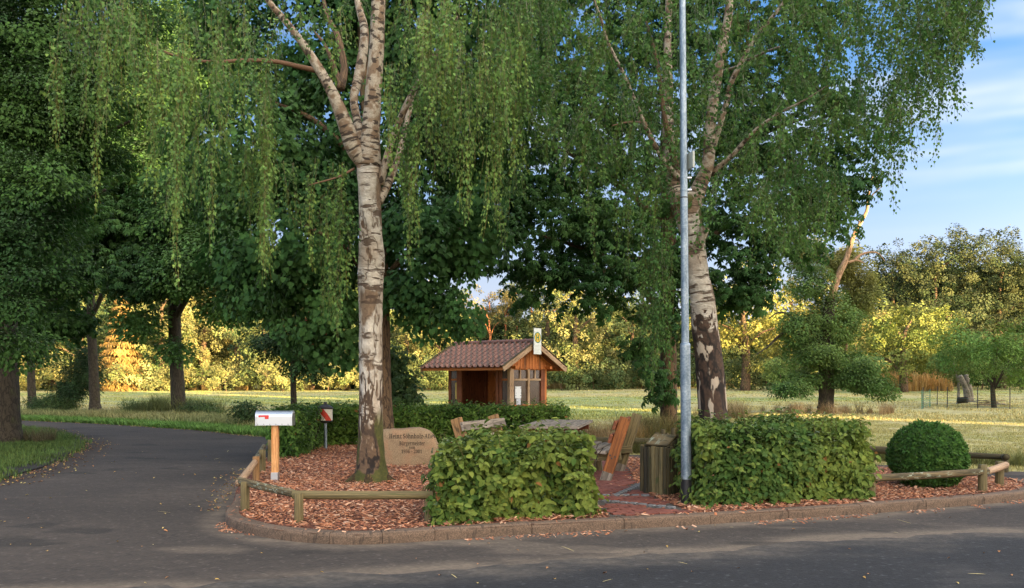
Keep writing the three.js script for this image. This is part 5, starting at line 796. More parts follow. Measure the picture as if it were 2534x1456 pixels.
// ---------------------------------------------------------------- broadleaf trees of the middle ground
const PB = (u, v, Z, rx, ry, rz = rx) => { const c = P(u, v, Z); return [c.x, c.y, c.z, rx, ry, rz]; };
function leafTree(name, label, trunk, tr, mat, limbs, geos, leafM, blobs, n, tones, seed, opt = {}, group) {
  const t = thing(name, label, 'tree', V(0, 0, 0), 0, group);
  part('trunk', limb(trunk, tr, { sides: 18, step: 0.12, rough: 0.08, rf: 2.5, uvw: 0.6, uvh: 1.2, seed }), mat, t);
  for (const [pts, r] of limbs) part('branch', limb(pts, r, { sides: 9, step: 0.2, rough: 0.08, uvw: 0.5, seed: seed + r[0] * 10 }), mat, t);
  crown(t, geos, leafM, blobs, n, tones, seed, opt);
  return t;
}
{ // linden behind the left birch
  const Z = 15.6, p = (u, v, z = Z) => P(u, v, z);
  leafTree('linden_tree', 'dense dark green linden with large heart leaves right behind the left birch', [p(962, 1165), p(955, 1120), p(948, 1000), p(945, 850), p(940, 650), p(925, 420), p(900, 150), p(890, -200)], [0.3, 0.2, 0.165, 0.155, 0.15, 0.14, 0.1, 0.05], barkBrown,
    [[[p(945, 760), p(860, 620, 15), p(720, 540, 14.8)], [0.07, 0.05, 0.02]], [[p(943, 700), p(1040, 600, 15.2), p(1160, 560, 15)], [0.07, 0.05, 0.02]], [[p(930, 450), p(780, 300, 15.4), p(640, 240, 15.2)], [0.07, 0.05, 0.02]], [[p(925, 420), p(1060, 300, 16), p(1200, 250, 16)], [0.07, 0.05, 0.02]]],
    C_LINDEN, LEAF, [PB(730, 560, 15.4, 1.55, 1.1, 1.4), PB(640, 700, 15.2, 0.75, 0.6, 0.8), PB(770, 740, 15.1, 0.75, 0.9, 0.7), PB(835, 840, 15.2, 0.35, 0.5, 0.4), PB(1035, 640, 15.3, 0.95, 1.0, 1.0), PB(1060, 745, 15.1, 0.75, 0.5, 0.6), PB(1140, 780, 15, 0.42, 0.3, 0.4), PB(1150, 560, 15.4, 0.9, 0.7, 0.9), PB(620, 380, 15.6, 1.5, 1.1, 1.4), PB(900, 330, 16.2, 1.9, 1.4, 1.5), PB(1180, 330, 16, 1.2, 1.1, 1.2), PB(880, 560, 16.3, 1.3, 1.1, 0.9), PB(760, 80, 16.4, 2.2, 1.5, 1.6), PB(1100, 60, 16.4, 2, 1.5, 1.6), PB(900, -250, 16.4, 2.6, 2, 2)], 1500, [[0.03, 0.095, 0.018], [0.072, 0.165, 0.034]], 401);
}
{ // horse chestnut in the middle
  const Z = 21.5, p = (u, v, z = Z) => P(u, v, z);
  leafTree('chestnut_tree', 'large dark horse chestnut behind the bench between shelter and right birch', [p(1655, 1098), p(1655, 1060), p(1655, 930), p(1652, 780), p(1655, 600), p(1650, 350), p(1650, 50)], [0.3, 0.225, 0.205, 0.2, 0.19, 0.15, 0.07], barkBrown,
    [[[p(1652, 780), p(1500, 640, 21), p(1330, 580, 20.5)], [0.1, 0.07, 0.03]], [[p(1655, 700), p(1800, 560, 21), p(2000, 500, 20.6)], [0.1, 0.07, 0.03]], [[p(1652, 560), p(1480, 420, 21.4), p(1300, 330, 21.2)], [0.09, 0.06, 0.03]], [[p(1652, 560), p(1840, 360, 21.6), p(2020, 280, 21.6)], [0.09, 0.06, 0.03]], [[p(1655, 660), p(1560, 640, 20.4), p(1450, 700, 19.6)], [0.06, 0.04, 0.02]]],
    C_CHEST, LEAF, [PB(1350, 580, 20.6, 1.7, 1.15, 1.5), PB(1330, 700, 20.2, 0.9, 0.45, 0.9), PB(1200, 500, 20.6, 1.2, 0.9, 1.2), PB(1500, 620, 20.2, 1.3, 0.95, 1.2), PB(1470, 720, 19.6, 0.8, 0.5, 0.8), PB(1620, 700, 20, 0.7, 1.0, 0.7), PB(1600, 850, 20.4, 0.45, 0.75, 0.5), PB(1640, 950, 20.8, 0.3, 0.4, 0.3), PB(1780, 640, 20.6, 1.2, 1.0, 1.2), PB(1850, 720, 20.6, 0.6, 0.55, 0.6), PB(1960, 560, 20.8, 1.2, 0.9, 1.1), PB(2060, 480, 20.6, 0.9, 0.55, 0.9), PB(2160, 445, 20.2, 0.45, 0.2, 0.4), PB(1330, 330, 21.6, 2, 1.7, 1.8), PB(1650, 400, 22, 2.6, 1.9, 2), PB(1980, 320, 21.6, 1.7, 1.5, 1.6), PB(1450, 60, 21.6, 2.6, 1.9, 2.2), PB(1850, 60, 21.8, 2.4, 1.8, 2.2), PB(1650, -250, 22, 3, 2.4, 2.6)], 2350, [[0.027, 0.09, 0.018], [0.064, 0.152, 0.032]], 402, { inward: 0.4 });
}
{ // beech or hornbeam filling the left edge
  const Z = 20.3, p = (u, v, z = Z) => P(u, v, z);
  const t = leafTree('hornbeam_tree', 'massive dark hornbeam with yellow painted letter on its trunk at the left edge', [p(8, 1118), p(10, 1060), p(8, 950), p(5, 800), p(15, 600), p(20, 300), p(20, 0), p(20, -300)], [0.5, 0.37, 0.33, 0.32, 0.3, 0.24, 0.18, 0.1], barkGrey,
    [[[p(10, 700), p(120, 560, 19.5), p(260, 470, 18.6)], [0.12, 0.08, 0.03]], [[p(15, 560), p(150, 400, 19.8), p(320, 300, 19.4)], [0.12, 0.08, 0.03]], [[p(10, 820), p(70, 760, 19), p(140, 740, 18)], [0.08, 0.05, 0.02]]],
    C_SPRAY, LEAF, [PB(30, 330, 18.8, 1.7, 0.7, 1.5), PB(90, 460, 18, 1.35, 0.65, 1.3), PB(40, 600, 18, 1.3, 0.7, 1.2), PB(150, 250, 18.8, 1.6, 0.8, 1.4), PB(10, 760, 17.6, 0.9, 0.42, 0.9), PB(100, 700, 18, 0.8, 0.3, 0.9), PB(25, 860, 17.4, 0.85, 0.33, 0.8), PB(60, 120, 19, 2.4, 0.7, 1.7), PB(140, 20, 19.4, 2.4, 0.7, 1.8), PB(-60, 500, 19, 2, 1.5, 1.6), PB(-60, 200, 19, 2, 1.8, 2), PB(60, -150, 19.8, 3, 1.3, 2.2), PB(0, 400, 21, 2.2, 2.6, 1.2), PB(200, 380, 19.8, 1.0, 0.4, 1.1)], 2500, [[0.024, 0.075, 0.014], [0.075, 0.16, 0.026]], 403, { inward: 0.55, tilt: 0.7 });
  const c = p(3, 945), y = std({ name: 'yellow trunk paint', color: lin(0.6, 0.42, 0.03), roughness: 0.8 }), Bx = (a, b) => V(c.x + a, c.y + b, c.z + 0.4);
  const mb = new MB(); for (const pts of [[Bx(0.02, -0.07), Bx(0.02, 0.07)], [Bx(0.02, 0.07), Bx(0.08, 0.06), Bx(0.085, 0.02), Bx(0.03, 0.0)], [Bx(0.03, 0), Bx(0.1, -0.015), Bx(0.1, -0.06), Bx(0.02, -0.07)], [Bx(-0.01, -0.16), Bx(0.06, -0.16)]]) mb.geo(limb(pts, [0.014, 0.014], { sides: 6, step: 0.02 })); part('painted_letter', mb.build(), y, t);
}
{ // two leafy horse chestnuts of the avenue on the left, and their neighbours
  const ch = (label, u, vb, Z, w, blobs, n, seed, limbs = []) => { const p = (a, b, z = Z) => P(a, b, z), k = Z / FOC; return leafTree('avenue_tree', label, [p(u + 4, vb + 6), p(u + 2, vb - 25), p(u - 2, vb - 120), p(u - 8, vb - 250), p(u - 4, vb - 420), p(u, vb - 700), p(u, vb - 1000)], [w * 0.85, w * 0.55, w * 0.48, w * 0.42, w * 0.38, w * 0.28, w * 0.12].map((x) => x * 1), barkGrey, limbs.map(([pts, r]) => [pts.map(([a, b, z]) => p(a, b, z)), r]), C_CHEST, LEAF, blobs, n, [[0.022, 0.07, 0.015], [0.054, 0.128, 0.025]], seed, { inward: 0.45, scale: 1.45 }); };
  ch('dark avenue chestnut whose leaning grey trunk stands second from the left road edge', 232, 1022, 40, 0.44, [PB(230, 420, 36, 3.4, 2.4, 2.6), PB(150, 560, 34, 2.2, 1.3, 2), PB(310, 580, 34, 2.0, 1.3, 1.8), PB(340, 680, 33, 1.3, 0.75, 1.3), PB(240, 640, 35, 2.2, 1.0, 2), PB(120, 700, 35, 1.6, 0.8, 1.4), PB(360, 450, 36, 1.7, 1.6, 1.6), PB(300, 250, 38, 2.6, 2.2, 2.4), PB(110, 330, 38, 3, 3, 2.6), PB(180, 800, 36, 1.0, 0.5, 1), PB(130, 800, 35, 0.9, 0.5, 1)], 2300, 411, [[[[228, 780], [300, 640, 37], [360, 590, 35]], [0.12, 0.09, 0.04]], [[[226, 760], [150, 640, 37], [90, 600, 35]], [0.12, 0.08, 0.03]]]);
  ch('thinner avenue chestnut trunk standing leftmost beside the road bend', 77, 1020, 44, 0.38, [PB(90, 560, 41, 2.6, 2.2, 2.2), PB(60, 720, 40, 1.9, 1.2, 1.6), PB(140, 780, 42, 1.5, 0.9, 1.5), PB(30, 820, 40, 1.2, 0.7, 1.2), PB(60, 300, 42, 3.4, 3, 2.6)], 900, 412, [[[[75, 900], [140, 830, 43], [200, 790, 42]], [0.08, 0.06, 0.03]]]);
  const p = (a, b, z = 35) => P(a, b, z);
  leafTree('avenue_tree', 'avenue lime with thick straight grey trunk before the golden forest', [p(446, 1040), p(442, 1005), p(436, 900), p(431, 780), p(436, 640), p(445, 400), p(450, 150)], [0.44, 0.3, 0.265, 0.25, 0.22, 0.16, 0.08], barkGrey,
    [[[p(432, 790), p(490, 700, 34), p(580, 640, 33)], [0.13, 0.09, 0.04]], [[p(434, 760), p(400, 680, 34), p(350, 660, 33)], [0.11, 0.07, 0.03]]], C_MID, LEAF,
    [PB(440, 690, 33, 1.3, 0.6, 1.2), PB(520, 640, 33, 1.7, 0.9, 1.5), PB(560, 760, 33, 0.9, 0.45, 0.9), PB(620, 720, 33, 1.0, 0.6, 1), PB(470, 530, 34, 2.0, 1.4, 1.8), PB(430, 420, 35, 1.7, 1.5, 1.6), PB(450, 200, 34.5, 2.3, 1.9, 1.8), PB(520, 150, 34.5, 1.6, 1.6, 1.5), PB(480, 90, 35.5, 2.0, 1.6, 1.8), PB(400, 100, 36, 1.8, 1.5, 1.6), PB(350, 270, 36, 1.2, 1.0, 1.2), PB(380, 640, 33.5, 0.9, 0.6, 0.9), PB(420, 870, 34, 0.55, 0.22, 0.5), PB(335, 800, 34, 0.7, 0.5, 0.6), PB(560, 480, 35, 1.6, 1.4, 1.4), PB(530, 600, 35, 1.6, 1.2, 1.2)], 1750, [[0.045, 0.12, 0.022], [0.1, 0.2, 0.04]], 413, { inward: 0.5, scale: 1.15 });
  // young trees
  const young = (name, label, u, vb, Z, w, pts, blobs, n, seed, geos, tones, sc) => leafTree(name, label, pts.map(([a, b]) => P(a, b, Z)), w, barkGrey, [], geos, LEAF, blobs, n, tones, seed, { inward: 0.75, scale: sc });
  young('rowan_tree', 'slender rowan with red berries behind the mailbox and rear hedge', 727, 1060, 28, [0.13, 0.1, 0.09, 0.06, 0.03], [[728, 1075], [727, 1000], [724, 900], [720, 800], [718, 700]], [PB(720, 850, 28, 1.4, 0.75, 1.2), PB(685, 860, 28, 0.5, 0.32, 0.5), PB(770, 900, 28, 0.9, 0.45, 0.8), PB(740, 770, 28, 1.0, 0.7, 1), PB(790, 820, 28, 0.6, 0.6, 0.6)], 150, 421, C_MID, [[0.03, 0.075, 0.022], [0.06, 0.12, 0.035]], 0.8);
  { const t = scene.children.at(-1), r = rngOf(5), bl = []; for (let k = 0; k < 16; k++) { const c = P(690 + r() * 120, 770 + r() * 110, 27.2); for (let q = 0; q < 14; q++) bl.push([c.x + (r() - 0.5) * 0.1, c.y + (r() - 0.5) * 0.07, c.z + (r() - 0.5) * 0.1, 0, 0, 0, 1]); } scatter('berries', new THREE.SphereGeometry(0.011, 6, 5), std({ name: 'red berry', color: lin(0.5, 0.03, 0.015), roughness: 0.4 }), bl, t, 'stuff'); }
  young('young_chestnut', 'young chestnut sapling with hanging leaves just right of the left birch', 978, 1060, 23, [0.075, 0.06, 0.05, 0.03], [[980, 1070], [978, 1000], [974, 930], [972, 860]], [PB(985, 925, 23, 0.55, 0.4, 0.5), PB(1000, 975, 23, 0.4, 0.28, 0.4), PB(960, 880, 23, 0.5, 0.45, 0.5)], 60, 422, C_CHEST, [[0.04, 0.085, 0.025], [0.08, 0.14, 0.04]], 1);
  young('sapling', 'small dark sapling between the two left avenue trunks', 178, 1010, 41, [0.09, 0.07, 0.04], [[170, 1020], [176, 985], [185, 910]], [PB(195, 935, 41, 0.9, 0.9, 0.8), PB(175, 968, 41, 0.75, 0.35, 0.7), PB(210, 890, 41, 0.6, 0.6, 0.6)], 130, 423, C_MID, [[0.03, 0.07, 0.025], [0.05, 0.1, 0.03]], 0.8);
  const rb = rngOf(71);
  [[110, 1012, 42, 0.8, 'low dark bush at the foot of the leftmost avenue trunk'], [150, 1010, 41, 0.7, 'low bush beneath the small dark sapling'], [495, 1018, 34, 0.42, 'small leafy bush right of the thick lime trunk'], [610, 1022, 27, 0.33, 'small leafy bush in the long grass left of the mailbox'], [330, 1018, 38, 0.35, 'tiny leafy bush in the verge grass between the avenue trunks']].forEach(([u, v, Z, s, label], k) => { const t = thing('bush', label, 'bush', V(0, 0, 0)); const c = P(u, v, Z); part('stems', limb([V(c.x, 0, c.z), V(c.x + 0.05, c.y * 0.6, c.z), V(c.x, c.y, c.z)], [0.03, 0.02, 0.01], { sides: 6 }), barkGrey, t); crown(t, C_MID, LEAF, [[c.x, Math.max(0.35, c.y), c.z, s * 1.2, s * 0.7, s], [c.x + s * 0.8, Math.max(0.25, c.y - 0.2), c.z, s * 0.7, s * 0.5, s * 0.7]], Math.round(70 * s), [[0.05, 0.1, 0.03], [0.1, 0.16, 0.045]], 900 + k, { inward: 0.6, scale: 0.6 }); });
}
// ---------------------------------------------------------------- the meadow's far side
const OAK = [[0.06, 0.1, 0.03], [0.18, 0.2, 0.068]], GOLD = [[0.1, 0.135, 0.036], [0.3, 0.27, 0.1]], DARK = [[0.055, 0.075, 0.022], [0.1, 0.12, 0.034]];
function farTree(name, label, x, Z, top, w, low, seed, tones = OAK, opt = {}) { // crown from height low to top, w wide
  const r = rngOf(seed), y0 = hgt(x, -Z), t = thing(name, label, 'tree', V(0, 0, 0), 0, opt.group), bark = opt.bark ?? barkBrown, tr = opt.tr ?? w * 0.035 + 0.1;
  part('trunk', limb([V(x, y0 - 0.2, -Z), V(x + (r() - 0.5) * 0.4, y0 + top * 0.3, -Z), V(x + (r() - 0.5) * 0.8, y0 + top * 0.65, -Z), V(x + (r() - 0.5) * 1.6, y0 + top * 0.8, -Z)], [tr * 1.3, tr, tr * 0.5, tr * 0.1], { sides: 9, step: 0.6, rough: 0.1, uvw: 0.8 }), bark, t);
  const bl = [], n = opt.lobes ?? 13, mid = (low + top) / 2, hh = (top - low) / 2;
  for (let k = 0; k < n; k++) { const a = k * 2.4 + r(), v = (k + 0.5) / n * 2 - 1, s = Math.sqrt(1 - v * v * 0.75), R = w * (0.16 + r() * 0.1); bl.push([x + Math.cos(a) * s * (w / 2 - R * 0.8), y0 + mid + v * (hh - R * 0.6), -Z + Math.sin(a) * s * (w / 2 - R * 0.8), R * 1.15, R * 0.85, R * 1.1]); }
  for (let k = 0; k < (opt.limbs ?? 3); k++) { const b = bl[Math.floor(r() * n)]; part('branch', limb([V(x, y0 + Math.max(1, b[1] - y0 - 2.2), -Z), V((x + b[0]) / 2, b[1] - 0.6, (b[2] - Z) / 2), V(b[0], b[1], b[2])], [tr * 0.45, tr * 0.3, tr * 0.12], { sides: 7, step: 0.5, rough: 0.1, uvw: 0.6 }), bark, t); }
  crown(t, opt.geos ?? C_FAR, LEAF_FAR, bl, Math.round((opt.n ?? 1) * 1.35 * w * (top - low)), tones, seed, { inward: 0.5, scale: opt.scale ?? 0.9, tilt: 0.9 });
  return t;
}
function spruce(name, label, x, Z, top, w, seed, tones, opt = {}) {
  const r = rngOf(seed), y0 = hgt(x, -Z), t = thing(name, label, 'tree', V(0, 0, 0), 0, opt.group), lists = C_CON.map(() => []);
  part('trunk', limb([V(x, y0 - 0.2, -Z), V(x, y0 + top * 0.5, -Z), V(x, y0 + top, -Z)], [w * 0.06, w * 0.04, 0.03], { sides: 8, step: 0.8, rough: 0.05 }), opt.bark ?? barkBrown, t);
  const n = Math.round(top * w * 4.5); for (let k = 0; k < n; k++) { const h = Math.pow(r(), 1.25), tier = Math.round(h * top / 0.9) * 0.9 / top, a = r() * 6.28, R = (1 - tier) * w / 2 * (0.35 + 0.65 * r()), s = 0.5 + (1 - tier) * 0.6; lists[k % 2].push([x + Math.cos(a) * R * 0.7, y0 + Math.max(0.3, tier * top), -Z + Math.sin(a) * R * 0.7, 0.2 + (r() - 0.5) * 0.3, Math.PI / 2 - a, 0, s, ...vary(mix3(tones[0], tones[1], r()), r, 0.2)]); }
  const box = new THREE.Group(); box.name = 'crown'; t.add(box); C_CON.forEach((g, k) => scatter('leaves', g, LEAF_FAR, lists[k], box, 'stuff')); return t;
}
function pine(name, label, x, Z, top, w, low, seed, opt = {}) { return farTree(name, label, x, Z, top, w, low, seed, opt.tones ?? [[0.06, 0.085, 0.035], [0.11, 0.135, 0.05]], { geos: C_PINE, bark: barkPine, lobes: 8, limbs: 4, tr: 0.2, n: 0.55, ...opt }); }
const at = (u, Z) => (u - CX) * Z / FOC;
// left forest edge, lit to the ground by the low sun
[[-90, 100, 16, 10, 0, GOLD, 'round golden tree at the far left edge of the forest'], [60, 112, 14, 10, 0, GOLD, 'low golden tree behind the two leftmost avenue trunks'], [130, 118, 18, 11, 0, GOLD, 'taller golden tree left of the second avenue trunk'], [200, 114, 13, 9, 0, OAK, 'olive-gold tree just behind the second avenue trunk'],
  [395, 112, 15, 9, 0, GOLD, 'bright yellow tree right of the orange spruce'], [505, 116, 15, 10, 0, GOLD, 'bright yellow tree right of the thick lime trunk'], [590, 118, 17, 10, 0.2, GOLD, 'golden tree above the mailbox at the forest edge'], [655, 112, 13, 9, 0, OAK, 'lower gold-green tree left of the rowan'], [770, 118, 14, 9, 0.5, GOLD, 'golden tree left of the white birch trunk'], [850, 114, 11, 8, 0.8, OAK, 'half-shaded gold tree seen beside the white trunk'],
  [1010, 116, 13, 9, 1.5, GOLD, 'golden tree right of the white birch trunk'], [1085, 112, 14, 8.5, 1.5, GOLD, 'slim golden tree left of the shelter roof'], [1150, 122, 12, 8, 1.2, OAK, 'olive tree just behind the shelter roof'], [1290, 124, 13, 9, 2, DARK, 'dark grey-green tree right of the bus stop sign'], [1350, 112, 16, 10, 1.5, OAK, 'oak behind the bus stop sign with pale forked trunk'], [1425, 104, 14, 9, 2.5, GOLD, 'golden oak with forked pale trunk right of the shelter'], [1500, 112, 13.5, 9, 2, GOLD, 'rounded yellow oak right of the forked one'], [1560, 108, 12, 8, 2, OAK, 'gold-green tree beside the chestnut trunk'], [1610, 116, 12, 9, 1.5, DARK, 'shaded tree behind the chestnut trunk'], [1740, 112, 13, 9, 1, DARK, 'shaded tree between the lamp post and the right birch'],
].forEach(([u, Z, top, w, low, tones, label], k) => farTree('forest_tree', label, at(u, Z), Z, top, w, low, 500 + k, tones, { lobes: 15 }));
spruce('spruce_tree', 'drooping orange-lit spruce between the two avenue trunks', at(300, 108), 108, 12.5, 7.5, 541, [[0.26, 0.17, 0.05], [0.36, 0.24, 0.07]]); spruce('spruce_tree', 'tall gold-lit spruce above the rowan', at(735, 122), 122, 16, 7, 542, [[0.2, 0.15, 0.05], [0.3, 0.22, 0.07]]);
pine('pine_tree', 'pine with orange trunk and lit crown left above the shelter roof', at(1212, 112), 112, 13.5, 6, 8, 551, { tones: [[0.16, 0.14, 0.05], [0.26, 0.21, 0.07]] }); pine('pine_tree', 'bare-stemmed pine behind the shelter ridge', at(1248, 116), 116, 14, 5.5, 9, 552); pine('pine_tree', 'dark pine with slim orange stem just left of the bus stop sign', at(1275, 120), 120, 15.5, 6, 9.5, 553); pine('pine_tree', 'blue-green pine between the shelter sign and the oaks', at(1325, 118), 118, 15, 6.5, 8, 554);
// right side
farTree('oak_tree', 'bright yellow-green oak with lit branches right of the right birch', at(1845, 90), 90, 13.6, 11, 2.4, 561, [[0.19, 0.2, 0.04], [0.3, 0.28, 0.07]], { limbs: 8, n: 0.85, tr: 0.42, lobes: 17 });
farTree('oak_tree', 'lit oak filling the gap left of the ivy-clad dead tree', at(1960, 98), 98, 13, 9.5, 2.0, 562, [[0.15, 0.16, 0.035], [0.26, 0.24, 0.06]], { limbs: 5 });
farTree('oak_tree', 'gold-lit tree just right of the ivy-clad dead tree', at(2110, 96), 96, 15, 8.5, 1, 563, GOLD, { limbs: 3 });
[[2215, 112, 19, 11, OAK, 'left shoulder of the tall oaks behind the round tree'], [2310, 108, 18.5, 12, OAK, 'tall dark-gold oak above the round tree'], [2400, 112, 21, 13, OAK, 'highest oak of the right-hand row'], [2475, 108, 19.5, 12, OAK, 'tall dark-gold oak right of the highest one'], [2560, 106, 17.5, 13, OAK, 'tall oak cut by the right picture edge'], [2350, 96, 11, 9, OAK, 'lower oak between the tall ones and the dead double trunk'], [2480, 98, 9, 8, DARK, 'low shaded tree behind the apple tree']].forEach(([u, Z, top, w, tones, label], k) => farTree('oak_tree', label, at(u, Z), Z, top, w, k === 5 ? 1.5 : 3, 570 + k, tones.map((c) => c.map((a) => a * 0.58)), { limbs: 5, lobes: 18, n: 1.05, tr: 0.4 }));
farTree('round_tree', 'round bushy tree with short trunk and sunlit right top before the oaks', at(2238, 80), 80, 8.6, 10.5, 1.6, 581, [[0.13, 0.17, 0.035], [0.2, 0.22, 0.05]], { lobes: 24, n: 1.7, tr: 0.33, limbs: 2, bark: barkBrown });
farTree('apple_tree', 'spreading green apple tree with crooked dark trunk at the right edge', at(2462, 46), 46, 4.6, 5.6, 1.3, 582, [[0.08, 0.165, 0.03], [0.17, 0.265, 0.055]], { geos: C_MID, lobes: 18, n: 6, scale: 1.0, tr: 0.11, limbs: 5, bark: barkGrey });
farTree('apple_tree', 'smaller light green apple tree left of the crooked one', at(2370, 52), 52, 3.9, 3.0, 1.5, 583, [[0.1, 0.165, 0.035], [0.17, 0.22, 0.055]], { geos: C_MID, lobes: 11, n: 6, tr: 0.07, limbs: 2, bark: barkPale });
farTree('small_tree', 'small light green bush-like tree left of the ivy-clad trunk', at(1930, 62), 62, 3.3, 2.2, 1, 584, [[0.1, 0.17, 0.035], [0.17, 0.22, 0.05]], { geos: C_MID, lobes: 7, n: 6, tr: 0.05, limbs: 0 });
{ // understorey: bushes along the forest foot
  const r = rngOf(91); [[20, 108], [180, 108], [345, 106], [450, 108], [560, 108], [700, 106], [810, 108], [890, 110], [965, 110], [1050, 108], [1130, 110], [1390, 100], [1470, 102], [1530, 104], [1590, 104], [1680, 106], [1790, 100], [1900, 92], [1985, 90], [2150, 98], [2320, 94], [2430, 90], [2530, 92]].forEach(([u, Z], k) => farTree('understorey_bush', 'bush in the hedge-like understorey along the forest foot', at(u, Z), Z, 2.6 + r() * 2.2, 6.2 + r() * 2, 0, 600 + k, u < 1000 ? GOLD : OAK, { group: 'understorey bushes at the forest foot', limbs: 0, lobes: 9, tr: 0.06, n: 1.2 }));
}
{ // deep wood behind, one mass
  const r = rngOf(92), lists = C_FAR.map(() => []);
  for (let k = 0; k < 11000; k++) { const x = -120 + r() * 260, Z = 124 + r() * 22, top = (x < -25 ? 17 : x < 25 ? 10.5 : x < 60 ? 10 : 17) * (0.75 + 0.5 * fbm(x * 0.14, 3.3, 3)), y = top * Math.pow(r(), 0.75); lists[0].push([x, hgt(x, -Z) + y, -Z, (r() - 0.5), r() * 6.28, (r() - 0.5), 1.7 + r() * 0.9, ...vary(mix3(DARK[0], OAK[0], r()), r, 0.2)]); }
  tag(scatter('forest', C_FAR[0], LEAF_FAR, lists[0], scene, 'stuff'), 'shaded depth of the wood behind the lit forest edge', 'forest');
}
{ // dead tree overgrown with ivy
  const Z = 39, p = (u, v, dz = 0) => P(u, v, Z - dz), t = thing('ivy_tree', 'ivy-clad dead tree with tall bare orange-lit limb in the right meadow', 'tree', V(0, 0, 0));
  part('trunk', limb([p(2043, 1042), p(2044, 1005), p(2046, 950), p(2045, 860), p(2050, 780), p(2056, 740)], [0.5, 0.36, 0.33, 0.3, 0.26, 0.22], { sides: 18, step: 0.15, rough: 0.14, uvw: 0.6 }), barkGrey, t);
  const z = (x, y) => p((2100 + x / 2.24) * 0.8447, (600 + y / 2.24) * 0.8447);
  const L = (pts, r, m = barkDead) => part('dead_limb', limb(pts.map(([x, y]) => z(x, y)), r, { sides: 10, step: 0.12, rough: 0.12, uvw: 0.5 }), m, t);
  L([[735, 690], [750, 620], [775, 540], [810, 440], [850, 360], [875, 280], [905, 190], [950, 110], [985, 40], [995, -60], [1010, -140], [1030, -200]], [0.22, 0.18, 0.165, 0.15, 0.13, 0.11, 0.095, 0.085, 0.07, 0.06, 0.045, 0.02]);
  L([[985, 10], [1020, -60], [1060, -100], [1090, -120]], [0.05, 0.035, 0.025, 0.012], barkGrey); L([[920, 160], [935, 110], [905, 95], [875, 92]], [0.05, 0.035, 0.025, 0.01], barkGrey); L([[895, 230], [930, 235], [935, 285]], [0.04, 0.025, 0.01], barkGrey);
  L([[860, 380], [920, 365], [970, 385]], [0.07, 0.05, 0.02]); L([[900, 368], [945, 330], [1010, 312], [1060, 320], [1105, 370]], [0.06, 0.06, 0.05, 0.035, 0.012]);
  L([[700, 880], [640, 900], [520, 840], [460, 835], [400, 870], [340, 930], [250, 990]], [0.12, 0.1, 0.085, 0.07, 0.06, 0.04, 0.015], barkGrey); L([[720, 760], [520, 790], [470, 720], [400, 710], [340, 750]], [0.09, 0.07, 0.055, 0.04, 0.015], barkGrey); L([[850, 960], [855, 860], [870, 790]], [0.06, 0.05, 0.02]);
  crown(t, C_MID, LEAF, [PB(1985, 820, 39, 0.9, 1.0, 0.9), PB(2010, 700, 39, 0.75, 0.75, 0.8), PB(2075, 790, 39, 1.0, 1.1, 0.9), PB(2030, 880, 38.6, 1.0, 0.5, 1.0), PB(2110, 905, 38.6, 1.1, 0.45, 1.0), PB(2155, 955, 38.4, 0.9, 0.22, 0.8), PB(2105, 940, 38.4, 0.8, 0.25, 0.8), PB(1965, 965, 38.4, 0.8, 0.16, 0.8), PB(2190, 975, 38.4, 0.45, 0.1, 0.5), PB(2000, 940, 38.8, 0.7, 0.2, 0.7)], 480, [[0.07, 0.15, 0.028], [0.16, 0.24, 0.05]], 701, { inward: 0.45, scale: 0.85, name: 'ivy' });
  crown(t, C_MID, LEAF, [PB(2130, 720, 40, 0.7, 1.2, 0.7), PB(2080, 660, 40, 0.7, 0.5, 0.7), PB(2100, 640, 40.2, 0.5, 0.45, 0.5), PB(2000, 640, 40, 0.7, 0.7, 0.7)], 260, [[0.15, 0.17, 0.035], [0.26, 0.25, 0.06]], 702, { inward: 0.5, scale: 0.8, name: 'ivy' });
}
